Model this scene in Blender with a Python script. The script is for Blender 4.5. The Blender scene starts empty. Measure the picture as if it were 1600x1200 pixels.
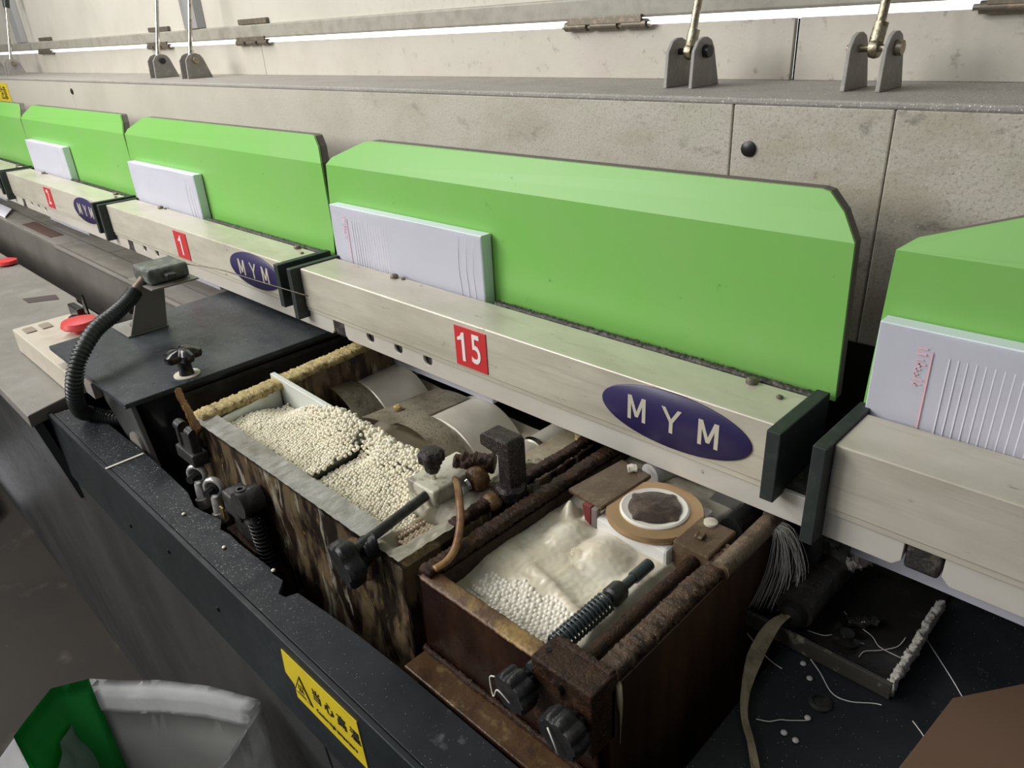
import bpy, bmesh, math, random
from math import sin, cos, pi, radians, sqrt, atan2
from mathutils import Vector, Matrix, noise
random.seed(7)
S = bpy.context.scene
COL = S.collection

# ------------------------------------------------------------------ camera
PITCH, YAW, ROLL, FPX = 0.457597, 0.797511, -0.058523, 1148.77
F = Vector((-sin(YAW)*cos(PITCH), cos(YAW)*cos(PITCH), -sin(PITCH)))
RT = F.cross(Vector((0, 0, 1))).normalized(); UP = RT.cross(F)
r_ = RT*cos(ROLL)+UP*sin(ROLL); u_ = -RT*sin(ROLL)+UP*cos(ROLL)
cam = bpy.data.cameras.new('camera'); cam.sensor_width = 36; cam.lens = 36*FPX/1600
cam.clip_start = 0.02; cam.clip_end = 60
co = bpy.data.objects.new('camera', cam); COL.objects.link(co)
co.matrix_world = Matrix(((r_.x, u_.x, -F.x, 0), (r_.y, u_.y, -F.y, 0), (r_.z, u_.z, -F.z, 1.35), (0, 0, 0, 1)))
S.camera = co

# ------------------------------------------------------------------ light
w = bpy.data.worlds.new('world'); S.world = w; w.use_nodes = True
w.node_tree.nodes['Background'].inputs[0].default_value = (0.93, 0.96, 1.0, 1)
w.node_tree.nodes['Background'].inputs[1].default_value = 0.17
def area(loc, target, sx, sy, power, col=(1, 1, 1)):
    l = bpy.data.lights.new('area_light', 'AREA'); l.shape = 'RECTANGLE'; l.size = sx; l.size_y = sy  # one name for the overhead tube, the broad key and added fills
    l.energy = power; l.color = col
    o = bpy.data.objects.new('area_light', l); COL.objects.link(o); o.location = loc
    o.rotation_euler = (Vector(target)-Vector(loc)).to_track_quat('-Z', 'Y').to_euler()
    return o
area((-2.5, -1.7, 2.1), (-1.2, 0.6, 0.95), 1.8, 0.8, 72, (1, .985, .95))
area((-2.3, 0.0, 2.6), (-1.3, 0.6, 0.9), 2.2, 0.4, 40, (1, .985, .95))
area((-1.0, -1.3, 2.5), (-.75, .1, .7), 1.2, .25, 16, (1, .99, .96))  # added fill aimed at the sack to brighten it
area((-1.6, 1.9, 2.6), (-1.6, 1.2, 1.4), 3.0, 0.3, 24, (1, 1, 1))  # added light behind the machine for the bright lid gap
S.view_settings.view_transform = 'Standard'; S.view_settings.look = 'None'
S.view_settings.gamma = 1; S.view_settings.use_curve_mapping = False
S.view_settings.exposure = -0.2

# ------------------------------------------------------------------ materials
def M(name, col, rough=.5, metal=0., layers=(), bump=None, rvar=0., spec=.5, trans=0., alpha=None, emit=None, sss=0.):
    """layers: (kind, colour, scale, lo, hi, strength, stretch) kind noise|voro|wave, mixed over the base colour in order"""
    m = bpy.data.materials.new(name); m.use_nodes = True
    nt = m.node_tree; N = nt.nodes; L = nt.links; b = N['Principled BSDF']
    geo = N.new('ShaderNodeNewGeometry')
    def mapped(st):
        mp = N.new('ShaderNodeMapping'); mp.inputs['Scale'].default_value = st
        L.new(geo.outputs['Position'], mp.inputs['Vector']); return mp.outputs[0]
    cur = None
    def tex(kind, scale, st):
        if kind == 'voro':
            t = N.new('ShaderNodeTexVoronoi'); t.inputs['Scale'].default_value = scale
            L.new(mapped(st), t.inputs['Vector']); return t.outputs['Distance'], t
        t = N.new('ShaderNodeTexNoise'); t.inputs['Scale'].default_value = scale
        t.inputs['Detail'].default_value = 6; t.inputs['Roughness'].default_value = .62
        L.new(mapped(st), t.inputs['Vector']); return t.outputs['Fac'], t
    for ly in layers:
        kind, c, sc, lo, hi, stg = ly[:6]; st = ly[6] if len(ly) > 6 else (1, 1, 1)
        o, t = tex(kind, sc, st)
        r = N.new('ShaderNodeMapRange'); r.inputs['From Min'].default_value = lo; r.inputs['From Max'].default_value = hi
        r.inputs['To Min'].default_value = 0; r.inputs['To Max'].default_value = stg; L.new(o, r.inputs['Value'])
        fac = r.outputs[0]
        if len(ly) > 7:      # gate along world x: (x0,x1) fades the layer in from x0 to x1
            sp = N.new('ShaderNodeSeparateXYZ'); L.new(geo.outputs['Position'], sp.inputs[0])
            g = N.new('ShaderNodeMapRange'); g.inputs['From Min'].default_value = ly[7][0]; g.inputs['From Max'].default_value = ly[7][1]
            L.new(sp.outputs[ly[7][2] if len(ly[7]) > 2 else 0], g.inputs['Value'])
            mu = N.new('ShaderNodeMath'); mu.operation = 'MULTIPLY'; L.new(fac, mu.inputs[0]); L.new(g.outputs[0], mu.inputs[1]); fac = mu.outputs[0]
        if kind == 'voro':   # keep only some of the cells
            sc2 = N.new('ShaderNodeSeparateColor'); L.new(t.outputs['Color'], sc2.inputs[0])
            g = N.new('ShaderNodeMapRange'); g.inputs['From Min'].default_value = .6; g.inputs['From Max'].default_value = .7
            L.new(sc2.outputs[0], g.inputs['Value'])
            mu = N.new('ShaderNodeMath'); mu.operation = 'MULTIPLY'; L.new(fac, mu.inputs[0]); L.new(g.outputs[0], mu.inputs[1]); fac = mu.outputs[0]
        mx = N.new('ShaderNodeMix'); mx.data_type = 'RGBA'; L.new(fac, mx.inputs[0])
        if cur is None: mx.inputs[6].default_value = (*col, 1)
        else: L.new(cur, mx.inputs[6])
        mx.inputs[7].default_value = (*c, 1); cur = mx.outputs[2]
    if cur is None: b.inputs['Base Color'].default_value = (*col, 1)
    else: L.new(cur, b.inputs['Base Color'])
    b.inputs['Metallic'].default_value = metal; b.inputs['Roughness'].default_value = rough
    b.inputs['Specular IOR Level'].default_value = spec
    if rvar:
        o, t = tex('noise', 60, (1, 1, 1))
        r = N.new('ShaderNodeMapRange'); r.inputs['From Min'].default_value = .3; r.inputs['From Max'].default_value = .7
        r.inputs['To Min'].default_value = max(.05, rough-rvar); r.inputs['To Max'].default_value = min(1, rough+rvar)
        L.new(o, r.inputs['Value']); L.new(r.outputs[0], b.inputs['Roughness'])
    if bump:
        o, t = tex(bump[2] if len(bump) > 2 else 'noise', bump[0], bump[3] if len(bump) > 3 else (1, 1, 1))
        bn = N.new('ShaderNodeBump'); bn.inputs['Strength'].default_value = bump[1]; bn.inputs['Distance'].default_value = .002
        L.new(o, bn.inputs['Height']); L.new(bn.outputs[0], b.inputs['Normal'])
    if trans: b.inputs['Transmission Weight'].default_value = trans
    if alpha is not None: b.inputs['Alpha'].default_value = alpha
    if sss:
        b.inputs['Subsurface Weight'].default_value = sss; b.inputs['Subsurface Scale'].default_value = .004
        b.inputs['Subsurface Radius'].default_value = (1, .8, .5)
    if emit:
        b.inputs['Emission Color'].default_value = (*emit[0], 1); b.inputs['Emission Strength'].default_value = emit[1]
    return m
G = (-1.7, -.2)
fascia_m = M('cream_grey_paint', (.50, .47, .40), .55, layers=[
    ('noise', (.36, .34, .27), 6, .45, .75, .5), ('noise', (.42, .43, .30), 14, .5, .7, .35, (1, 1, 1), G),
    ('noise', (.20, .17, .12), 330, .52, .68, .6, (1, 1, 1), G), ('noise', (.09, .08, .06), 620, .56, .70, .6, (.5, 1, 1), G), ('noise', (.33, .29, .20), 22, .46, .62, .5, (.6, 1, 1), G), ('noise', (.2, .17, .12), 110, .60, .70, .6, (1, 1, 1), G), ('noise', (.10, .09, .07), 45, .60, .72, .6, (.6, 1, 1), G),
    ('voro', (.8, .8, .78), 260, .13, .06, .8, (1, 1, 1), G)], bump=(180, .25))
band_m = M('worn_cream_paint', (.54, .51, .44), .5, layers=[
    ('noise', (.40, .37, .31), 7, .45, .75, .5), ('noise', (.22, .19, .15), 60, .60, .70, .6, (1, 1, 1), (-1.6, -.6)),
    ('noise', (.50, .40, .38), 9, .5, .7, .4)], bump=(120, .2))
ledge_m = M('dusty_grey_ledge', (.34, .32, .29), .6, layers=[('noise', (.22, .2, .18), 20, .45, .7, .5),
    ('voro', (.9, .9, .88), 330, .25, .12, 1, (1, 1, 1), (-1.6, -.9)), ('voro', (.9, .9, .88), 500, .25, .12, 1, (1, 1, 1), (-1.6, -.9))], bump=(300, .5))
lid_m = M('cream_lid_paint', (.58, .55, .48), .45, layers=[('noise', (.45, .42, .35), 5, .4, .75, .6), ('noise', (.33, .30, .24), 50, .55, .7, .6, (1, 1, 1), (-1.5, -.6))])
beam_m = M('grey_beam_paint', (.34, .32, .27), .5, layers=[('noise', (.2, .19, .14), 40, .45, .7, .6)])
rib_m = M('grey_rib_paint', (.30, .30, .29), .5)
bracket_m = M('grey_bracket_paint', (.30, .29, .27), .5, layers=[('noise', (.42, .38, .33), 90, .5, .65, .7)], bump=(200, .3))
chrome_m = M('worn_chrome', (.62, .6, .55), .22, 1, layers=[('noise', (.35, .27, .12), 120, .5, .65, .7)])
brassy_m = M('tarnished_brass_plating', (.40, .36, .27), .38, 1, layers=[('noise', (.2, .15, .08), 160, .5, .62, .8)], bump=(300, .4))
hinge_m = M('rusted_hinge_steel', (.16, .14, .11), .5, .6, layers=[('noise', (.33, .26, .17), 120, .5, .65, .6)])
bolt_m = M('black_bolt', (.03, .03, .03), .35, .4)
steel_m = M('milled_steel', (.64, .60, .50), .36, .25, layers=[
    ('noise', (.40, .37, .29), 9, .42, .7, .7, (.5, 1, 2.2)), ('noise', (.25, .23, .18), 28, .60, .75, .5, (.12, 1, 3)),
    ('noise', (.13, .11, .09), 70, .66, .74, .8, (.4, 1, 1.5))], bump=(90, .12, 'noise', (.1, 1, 3)), rvar=.08)
strip_m = M('clean_steel_rail', (.62, .59, .53), .4, .15, layers=[('noise', (.45, .41, .34), 10, .45, .7, .6, (.4, 1, 1)), ('noise', (.16, .13, .1), 80, .69, .75, .8)])
cap_m = M('dark_end_cap', (.035, .042, .04), .45, .1, layers=[('noise', (.07, .08, .07), 60, .5, .7, .6)], spec=.22)
green_m = M('bright_green_paint', (.19, .48, .095), .38, layers=[('noise', (.24, .46, .14), 5, .4, .7, .7), ('noise', (.07, .20, .03), 55, .69, .74, .6)], spec=.4)
greenback_m = M('dark_grey_backing', (.12, .11, .09), .6)
rubber_m = M('dirty_seal_and_recess_dark', (.03, .027, .025), .5, layers=[('noise', (.10, .085, .07), 120, .5, .62, .9)], bump=(200, .6))
red_m = M('red_tag', (.55, .03, .035), .45)
navy_m = M('navy_emblem', (.028, .02, .085), .35)
letter_m = M('raised_pale_letters', (.62, .58, .48), .4, .2)
white_m = M('white_print', (.8, .74, .72), .5)
paper_m = M('white_paper', (.84, .83, .90), .8)
papers_m = M('paper_block_edge', (.72, .80, .82), .8, layers=[('noise', (.60, .68, .72), 40, .4, .6, .5, (.2, 40, .2))])
pink_m = M('faded_red_print', (.80, .45, .52), .8)
rule_m = M('faint_grey_print', (.73, .72, .80), .8)
cab_m = M('black_cabinet_paint', (.016, .020, .022), .45, layers=[('noise', (.030, .035, .038), 5, .4, .7, .8),
    ('voro', (.5, .52, .55), 420, .07, .03, .9), ('noise', (.14, .15, .16), 22, .68, .78, .4)], bump=(60, .05), rvar=.1, spec=.22)
cabtop_m = M('dusty_black_top', (.013, .015, .018), .5, layers=[('noise', (.028, .031, .034), 8, .42, .7, .7), ('voro', (.7, .7, .7), 420, .12, .05, 1), ('noise', (.20, .22, .24), 35, .66, .76, .4),
    ('noise', (.45, .48, .50), 420, .60, .68, .6, (1, 1, 1), (-.45, -.65))], rvar=.1, spec=.22)
cabface_m = M('mottled_grey_cabinet', (.030, .031, .032), .4, layers=[('noise', (.075, .075, .075), 3, .38, .7, .8, (1, 1, .5)), ('noise', (.3, .3, .3), 25, .70, .76, .6, (2, 1, .3))], rvar=.06, spec=.22)  # lighter than the upper panel, with pale vertical streaks
inner_m = M('dark_machine_interior', (.012, .011, .010), .7, spec=.22)
table_m = M('worn_grey_table', (.24, .225, .20), .42, layers=[('noise', (.15, .135, .12), 5, .42, .68, .7), ('noise', (.31, .31, .30), 9, .55, .75, .6),
    ('voro', (.8, .8, .78), 190, .12, .05, .9), ('noise', (.5, .48, .45), 60, .70, .75, .7)], rvar=.08)
wallface_m = M('dull_grey_guide_plate', (.19, .175, .155), .4, layers=[('noise', (.12, .11, .1), 8, .45, .7, .6)])
railtop_m = M('worn_guide_rail', (.27, .25, .22), .45, layers=[('noise', (.16, .14, .12), 12, .45, .65, .8, (.5, 1, 1)), ('noise', (.5, .48, .44), 50, .64, .72, .7, (.2, 1, 1))])
lidblk_m = M('black_cover_plate', (.038, .043, .048), .36, layers=[('noise', (.10, .11, .12), 9, .45, .7, .7, (.6, 1, 1)),
    ('voro', (.85, .85, .85), 230, .13, .06, 1), ('voro', (.7, .7, .7), 520, .13, .06, .8)], rvar=.1, spec=.22)
plastic_m = M('glossy_black_plastic', (.013, .013, .014), .2)
dustplastic_m = M('dusty_black_knob', (.022, .018, .018), .4, layers=[('voro', (.5, .4, .35), 700, .3, .1, .8), ('noise', (.07, .05, .045), 150, .5, .65, .6)], bump=(250, .5), spec=.22)
gluedplastic_m = M('grey_brown_glued_knob', (.018, .018, .019), .28, layers=[('noise', (.045, .043, .04), 60, .5, .65, .7), ('voro', (.4, .4, .4), 500, .10, .04, .8)], bump=(120, .5), spec=.22)
hose_m = M('black_corrugated_hose', (.022, .027, .024), .38)
crust_m = M('yellow_glue_crust', (.47, .37, .15), .6, layers=[('noise', (.20, .13, .05), 90, .5, .62, .8), ('noise', (.66, .60, .42), 200, .56, .66, .8), ('noise', (.10, .06, .03), 330, .60, .68, .7)], bump=(330, 1))
rust_m = M('dark_rust_crust', (.040, .020, .012), .33, layers=[('noise', (.16, .075, .025), 45, .56, .70, .6), ('noise', (.012, .008, .006), 90, .5, .6, .7),
    ('voro', (.75, .6, .45), 520, .14, .05, .9)], bump=(260, 1), rvar=.15, spec=.22)
rustwall_m = M('dark_red_brown_wall', (.034, .013, .008), .32, layers=[('noise', (.12, .05, .02), 18, .52, .7, .6, (1, 1, .25)),
    ('voro', (.6, .5, .4), 420, .10, .04, .9), ('noise', (.36, .25, .10), 22, .64, .72, .6, (1, 1, .6))], bump=(60, .4), rvar=.1)
streak_m = M('streaked_brown_side', (.075, .038, .020), .42, layers=[('noise', (.028, .014, .009), 24, .42, .62, .9, (1, 1, .12)), ('noise', (.20, .14, .09), 40, .66, .74, .6, (1, 1, .1))], bump=(50, .4, 'noise', (1, 1, .1)))
tankface_m = M('glue_stained_tank_face', (.22, .16, .09), .42, layers=[('noise', (.022, .014, .010), 40, .45, .55, .97, (1, 1, .30)), ('noise', (.10, .045, .04), 12, .5, .7, .6),
    ('noise', (.60, .56, .44), 46, .575, .64, .85, (1, 1, .22)), ('noise', (.5, .36, .12), 90, .62, .70, .8, (1, 1, .4))], bump=(60, .9, 'noise', (1, 1, .35)))
alu_m = M('foil_grey_rim', (.74, .73, .69), .25, .25, layers=[('noise', (.42, .40, .34), 45, .48, .65, .6, (3, 1, 1)), ('noise', (.40, .37, .30), 6, .5, .6, .6)], bump=(150, .6, 'noise', (3, 1, 1)))
creamrim_m = M('glue_coated_rim', (.68, .64, .52), .45, layers=[('noise', (.30, .27, .18), 35, .5, .68, .7)], bump=(80, .5))
whiteplate_m = M('pale_divider_plate', (.62, .64, .60), .4, .1, layers=[('noise', (.50, .47, .36), 25, .5, .7, .5)])
pellet_m = M('ivory_pellet', (.80, .75, .60), .45, sss=.25)
pelletw_m = M('wet_white_pellet', (.84, .80, .70), .25)
pellettan_m = M('tan_pellet', (.62, .50, .36), .5)
glue_m = M('cream_melted_glue', (.62, .56, .43), .28, layers=[('noise', (.74, .71, .60), 14, .45, .62, .8, (1, 2.2, 1)), ('noise', (.50, .43, .29), 30, .56, .7, .45, (1, 2.5, 1))], bump=(90, .12), sss=.15)
pool_m = M('beige_glue_pool', (.48, .42, .32), .25, layers=[('noise', (.62, .58, .48), 12, .45, .65, .6)])
roller_m = M('satin_roller_steel', (.84, .79, .68), .34, .2, layers=[('noise', (.50, .45, .36), 10, .45, .65, .5)])
rollface_m = M('cream_coated_roller_face', (.66, .61, .46), .35)
guard_m = M('flecked_grey_guard', (.62, .57, .44), .42, .3, layers=[('noise', (.26, .22, .14), 25, .45, .62, .8), ('voro', (.8, .72, .5), 330, .3, .12, .9), ('noise', (.15, .12, .08), 260, .56, .64, .7)], bump=(220, .6))
amber_m = M('amber_hardened_glue', (.27, .15, .05), .3, layers=[('noise', (.10, .03, .02), 30, .45, .62, .8), ('noise', (.50, .36, .16), 40, .58, .7, .6)], bump=(60, .5))
tape_m = M('tan_glue_ribbon', (.45, .39, .26), .4, layers=[('noise', (.20, .14, .08), 35, .48, .62, .8), ('noise', (.6, .56, .42), 60, .58, .7, .7)], bump=(60, .6))
brass_m = M('golden_brass', (.60, .42, .16), .25, .9)
copper_m = M('stained_copper', (.16, .085, .035), .35, .25, layers=[('noise', (.50, .38, .16), 70, .54, .64, .8), ('noise', (.035, .022, .015), 60, .46, .6, .9)], bump=(150, .6))
tan_m = M('tan_metal_ring', (.42, .28, .14), .3, .45, layers=[('noise', (.42, .28, .15), 10, .4, .6, .6)])
ringw_m = M('white_inner_ring', (.72, .70, .62), .35)
hub_m = M('dark_glossy_hub', (.045, .032, .025), .2, layers=[('noise', (.13, .09, .065), 50, .5, .65, .8, (1, 1, 1))], bump=(70, .5))
white2_m = M('white_enamel', (.74, .73, .70), .3)
brownplate_m = M('burnt_brown_plate', (.10, .065, .035), .3, layers=[('noise', (.22, .17, .09), 35, .5, .65, .7), ('voro', (.5, .4, .3), 500, .1, .04, .9)], bump=(90, .6), rvar=.15)
darkmetal_m = M('oily_dark_steel', (.028, .028, .028), .36, .3, layers=[('noise', (.085, .08, .07), 70, .5, .65, .6)], bump=(120, .4))
springw_m = M('dark_blue_grey_spring', (.055, .07, .075), .3, .5)
string_m = M('white_glue_thread', (.62, .60, .55), .4)
web_m = M('frosted_glue_web', (.50, .48, .43), .45, bump=(150, 1))
tray_m = M('glossy_black_tray', (.018, .017, .016), .15, layers=[('noise', (.05, .045, .04), 20, .5, .7, .7), ('noise', (.22, .2, .17), 60, .68, .75, .6)], rvar=.08)
traylip_m = M('glue_smeared_lip', (.06, .055, .045), .3, layers=[('noise', (.30, .28, .2), 60, .55, .66, .8)], bump=(100, .6))
board_m = M('brown_cardboard', (.125, .072, .042), .85)
yellow_m = M('yellow_warning_label', (.72, .56, .02), .45, layers=[('noise', (.55, .38, .01), 40, .5, .7, .5)])
ink_m = M('black_print', (.015, .015, .01), .6)
bagw_m = M('white_woven_sack', (.86, .86, .87), .8, layers=[('noise', (.50, .50, .51), 6, .4, .7, .6)], bump=(14, .6))
bagin_m = M('grey_sack_lining', (.62, .62, .60), .8, layers=[('noise', (.50, .50, .49), 5, .4, .7, .6)])
bagg_m = M('green_sack_stripe', (.02, .44, .07), .4, bump=(20, .5))
liner_m = M('pale_green_plastic_liner', (.34, .50, .40), .15, bump=(22, 1))
floor_m = M('dark_concrete_floor', (.042, .036, .031), .6, layers=[('noise', (.035, .030, .026), 3, .42, .65, .9), ('noise', (.12, .105, .09), 6, .58, .75, .6), ('voro', (.2, .2, .2), 40, .08, .04, .7)], spec=.22)
backwall_m = M('white_plaster_wall', (.82, .82, .80), .8)
gapglow_m = M('white_glow_strip', (.9, .9, .9), .4, emit=((1, 1, 1), 2.2))  # emission of the added strip behind the lid gap
beige_m = M('beige_switch_box', (.50, .45, .37), .5, layers=[('noise', (.38, .33, .27), 30, .5, .7, .6)])
redbtn_m = M('red_stop_button', (.60, .045, .05), .4)
orange_m = M('orange_stripe', (.75, .28, .04), .5)

# ------------------------------------------------------------------ geometry helpers
class MB:
    def __init__(s): s.b = bmesh.new(); s.mats = []; s.cur = 0
    def _merge(s, t, mtx=None, smooth=False):
        if mtx is not None: bmesh.ops.transform(t, matrix=mtx, verts=t.verts)
        for f in t.faces: f.smooth = smooth
        me = bpy.data.meshes.new('tmp'); t.to_mesh(me); t.free()
        s.b.from_mesh(me); bpy.data.meshes.remove(me); return s
    def box(s, x0, x1, y0, y1, z0, z1, bev=0., mtx=None, seg=2):
        t = bmesh.new(); bmesh.ops.create_cube(t, size=1)
        bmesh.ops.transform(t, matrix=Matrix.Translation(((x0+x1)/2, (y0+y1)/2, (z0+z1)/2)) @ Matrix.Diagonal((abs(x1-x0), abs(y1-y0), abs(z1-z0), 1)), verts=t.verts)
        if bev: bmesh.ops.bevel(t, geom=t.edges[:], offset=bev, segments=seg, affect='EDGES', profile=.5)
        return s._merge(t, mtx)
    def prism(s, poly, axis, a, b, bev=0., mtx=None):
        """poly: 2D points; axis 'x' -> (y,z), 'y' -> (x,z), 'z' -> (x,y)"""
        t = bmesh.new()
        def P(p, v): return {'x': (v, p[0], p[1]), 'y': (p[0], v, p[1]), 'z': (p[0], p[1], v)}[axis]
        A = [t.verts.new(P(p, a)) for p in poly]; B = [t.verts.new(P(p, b)) for p in poly]
        n = len(poly); t.faces.new(A); t.faces.new(B[::-1])
        for i in range(n): t.faces.new((A[i], B[i], B[(i+1) % n], A[(i+1) % n]))
        bmesh.ops.recalc_face_normals(t, faces=t.faces[:])
        if bev: bmesh.ops.bevel(t, geom=t.edges[:], offset=bev, segments=2, affect='EDGES', profile=.5)
        return s._merge(t, mtx)
    def lathe(s, prof, c=(0, 0, 0), axis=(0, 0, 1), n=24, smooth=True, rf=None):
        """prof: (radius, height) pairs along axis from c; closes ends; rf(angle)->radius factor"""
        t = bmesh.new(); rings = []
        for r, h in prof:
            rings.append([t.verts.new(((r*(rf(2*pi*k/n) if rf else 1))*cos(2*pi*k/n), (r*(rf(2*pi*k/n) if rf else 1))*sin(2*pi*k/n), h)) for k in range(n)])
        for i in range(len(rings)-1):
            for k in range(n): t.faces.new((rings[i][k], rings[i][(k+1) % n], rings[i+1][(k+1) % n], rings[i+1][k]))
        t.faces.new(rings[0][::-1]); t.faces.new(rings[-1])
        bmesh.ops.recalc_face_normals(t, faces=t.faces[:])
        q = Vector((0, 0, 1)).rotation_difference(Vector(axis).normalized()).to_matrix().to_4x4()
        bmesh.ops.transform(t, matrix=Matrix.Translation(c) @ q, verts=t.verts)
        for f in t.faces: f.smooth = smooth
        for e in t.edges:
            if len(e.link_faces) == 2 and e.calc_face_angle(0) > .6: e.smooth = False
        me = bpy.data.meshes.new('tmp'); t.to_mesh(me); t.free(); s.b.from_mesh(me); bpy.data.meshes.remove(me)
        return s
    def cyl(s, p0, p1, r, r2=None, n=20):
        p0 = Vector(p0); p1 = Vector(p1); h = (p1-p0).length
        return s.lathe([(r, 0), (r if r2 is None else r2, h)], p0, p1-p0, n)
    def tube(s, pts, r, n=10, closed=False, flat=1.):
        """sweep; r number or list; flat squashes one side"""
        pts = [Vector(p) for p in pts]; t = bmesh.new(); rings = []; up = None
        for i, p in enumerate(pts):
            d = (pts[min(i+1, len(pts)-1)]-pts[max(i-1, 0)]).normalized()
            if up is None:
                up = d.orthogonal().normalized() if abs(d.z) > .9 else Vector((0, 0, 1))
            a = d.cross(up)
            if a.length < 1e-4: a = d.orthogonal()
            a.normalize(); up2 = a.cross(d).normalized(); up = up2
            rr = r[i] if isinstance(r, (list, tuple)) else r
            rings.append([t.verts.new(p+a*rr*cos(2*pi*k/n)+up2*rr*flat*sin(2*pi*k/n)) for k in range(n)])
        for i in range(len(rings)-1):
            for k in range(n): t.faces.new((rings[i][k], rings[i][(k+1) % n], rings[i+1][(k+1) % n], rings[i+1][k]))
        t.faces.new(rings[0][::-1]); t.faces.new(rings[-1])
        bmesh.ops.recalc_face_normals(t, faces=t.faces[:])
        return s._merge(t, None, True)
    def ball(s, c, r, sub=2, sc=(1, 1, 1)):
        t = bmesh.new(); bmesh.ops.create_icosphere(t, subdivisions=sub, radius=r)
        bmesh.ops.transform(t, matrix=Matrix.Translation(c) @ Matrix.Diagonal((*sc, 1)), verts=t.verts)
        return s._merge(t, None, True)
    def crusty(s, p0, p1, w, h, amp, seg=60, seed=0, sag=None):
        """rough bar between p0 and p1: noisy cross-section of width w, height h"""
        p0 = Vector(p0); p1 = Vector(p1); d = (p1-p0).normalized(); a = Vector((0, 0, 1)).cross(d).normalized()
        t = bmesh.new(); n = 14; rings = []; seg = max(8, int((p1-p0).length/.0016))
        for i in range(seg+1):
            p = p0.lerp(p1, i/seg); ring = []
            for k in range(n):
                th = 2*pi*k/n; cx = math.copysign(abs(cos(th))**.6, cos(th))*w/2; cz = math.copysign(abs(sin(th))**.6, sin(th))*h/2
                q = p+a*cx+Vector((0, 0, cz))
                nz = noise.noise(q*110+Vector((seed, 0, 0)))*.22+noise.noise(q*330+Vector((seed, 9, 0)))*.40+noise.noise(q*800+Vector((seed, 9, 5)))*.45
                q += (q-p).normalized()*nz*amp*2
                ring.append(t.verts.new(q))
            rings.append(ring)
        for i in range(seg):
            for k in range(n): t.faces.new((rings[i][k], rings[i][(k+1) % n], rings[i+1][(k+1) % n], rings[i+1][k]))
        t.faces.new(rings[0][::-1]); t.faces.new(rings[-1])
        bmesh.ops.recalc_face_normals(t, faces=t.faces[:])
        return s._merge(t, None, True)
    def sheet(s, fn, nu, nv, smooth=True, thick=0.):
        t = bmesh.new(); V = [[t.verts.new(fn(i/nu, j/nv)) for j in range(nv+1)] for i in range(nu+1)]
        for i in range(nu):
            for j in range(nv): t.faces.new((V[i][j], V[i+1][j], V[i+1][j+1], V[i][j+1]))
        if thick: bmesh.ops.solidify(t, geom=t.faces[:], thickness=thick)
        bmesh.ops.recalc_face_normals(t, faces=t.faces[:])
        return s._merge(t, None, smooth)
ORG = {}
def mesh_obj(name, mb, mat, parent=None, org=(0, 0, 0), label=None):
    if parent is not None: org = ORG[parent.name]
    me = bpy.data.meshes.new(name); bmesh.ops.translate(mb.b, vec=-Vector(org), verts=mb.b.verts)
    mb.b.to_mesh(me); mb.b.free(); me.materials.append(mat)
    o = bpy.data.objects.new(name, me); COL.objects.link(o)
    if parent is not None: o.parent = parent
    else: o.location = org
    ORG[o.name] = tuple(org)
    if label: o['label'] = label
    return o
def thing(name, label, cat, org, group=None):
    o = bpy.data.objects.new(name, None); COL.objects.link(o); o.location = org; o.empty_display_size = .02
    o['label'] = label; o['category'] = cat
    if group: o['group'] = group
    ORG[o.name] = tuple(org); return o
def single(name, mb, mat, label, cat, org, group=None, kind=None):
    o = mesh_obj(name, mb, mat, None, org, label); o['category'] = cat
    if group: o['group'] = group
    if kind: o['kind'] = kind
    return o
def struct(name, mb, mat, parent=None):
    o = mesh_obj(name, mb, mat, parent)
    if parent is None: o['kind'] = 'structure'
    return o
def dup(root, dx, label=None):
    def rec(o, par):
        c = o.copy(); COL.objects.link(c)
        if par: c.parent = par
        for ch in list(o.children): rec(ch, c)
        return c
    r = rec(root, None); r.location = Vector(root.location)+Vector(dx)
    if label: r['label'] = label
    return r
def text_mesh(body, size, thick, mtx, font_scale_x=1., bold=0.):
    cu = bpy.data.curves.new('txt', 'FONT'); cu.body = body; cu.size = size; cu.align_x = 'CENTER'; cu.align_y = 'CENTER'; cu.extrude = thick; cu.offset = bold
    o = bpy.data.objects.new('txt', cu); COL.objects.link(o)
    dg = bpy.context.evaluated_depsgraph_get(); dg.update()
    me = bpy.data.meshes.new_from_object(o.evaluated_get(dg))
    bpy.data.objects.remove(o); t = bmesh.new(); t.from_mesh(me); bpy.data.meshes.remove(me)
    mb = MB(); mb._merge(t, mtx @ Matrix.Diagonal((font_scale_x, 1, 1, 1))); return mb
def face_y(x, y, z, rot=0.):   # text upright in a plane facing -y
    return Matrix.Translation((x, y, z)) @ Matrix.Rotation(pi/2, 4, 'X') @ Matrix.Rotation(rot, 4, 'Z')
def smooth_path(pts, n=8):
    pts = [Vector(p) for p in pts]; out = []
    for i in range(len(pts)-1):
        p0 = pts[max(i-1, 0)]; p1 = pts[i]; p2 = pts[i+1]; p3 = pts[min(i+2, len(pts)-1)]
        for k in range(n):
            t = k/n
            out.append(.5*((2*p1)+(p2-p0)*t+(2*p0-5*p1+4*p2-p3)*t*t+(3*p1-p0-3*p2+p3)*t**3))
    out.append(pts[-1]); return out
def lobed(n, d): return lambda a: 1-d*(.5-.5*cos(n*a))**2

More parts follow.
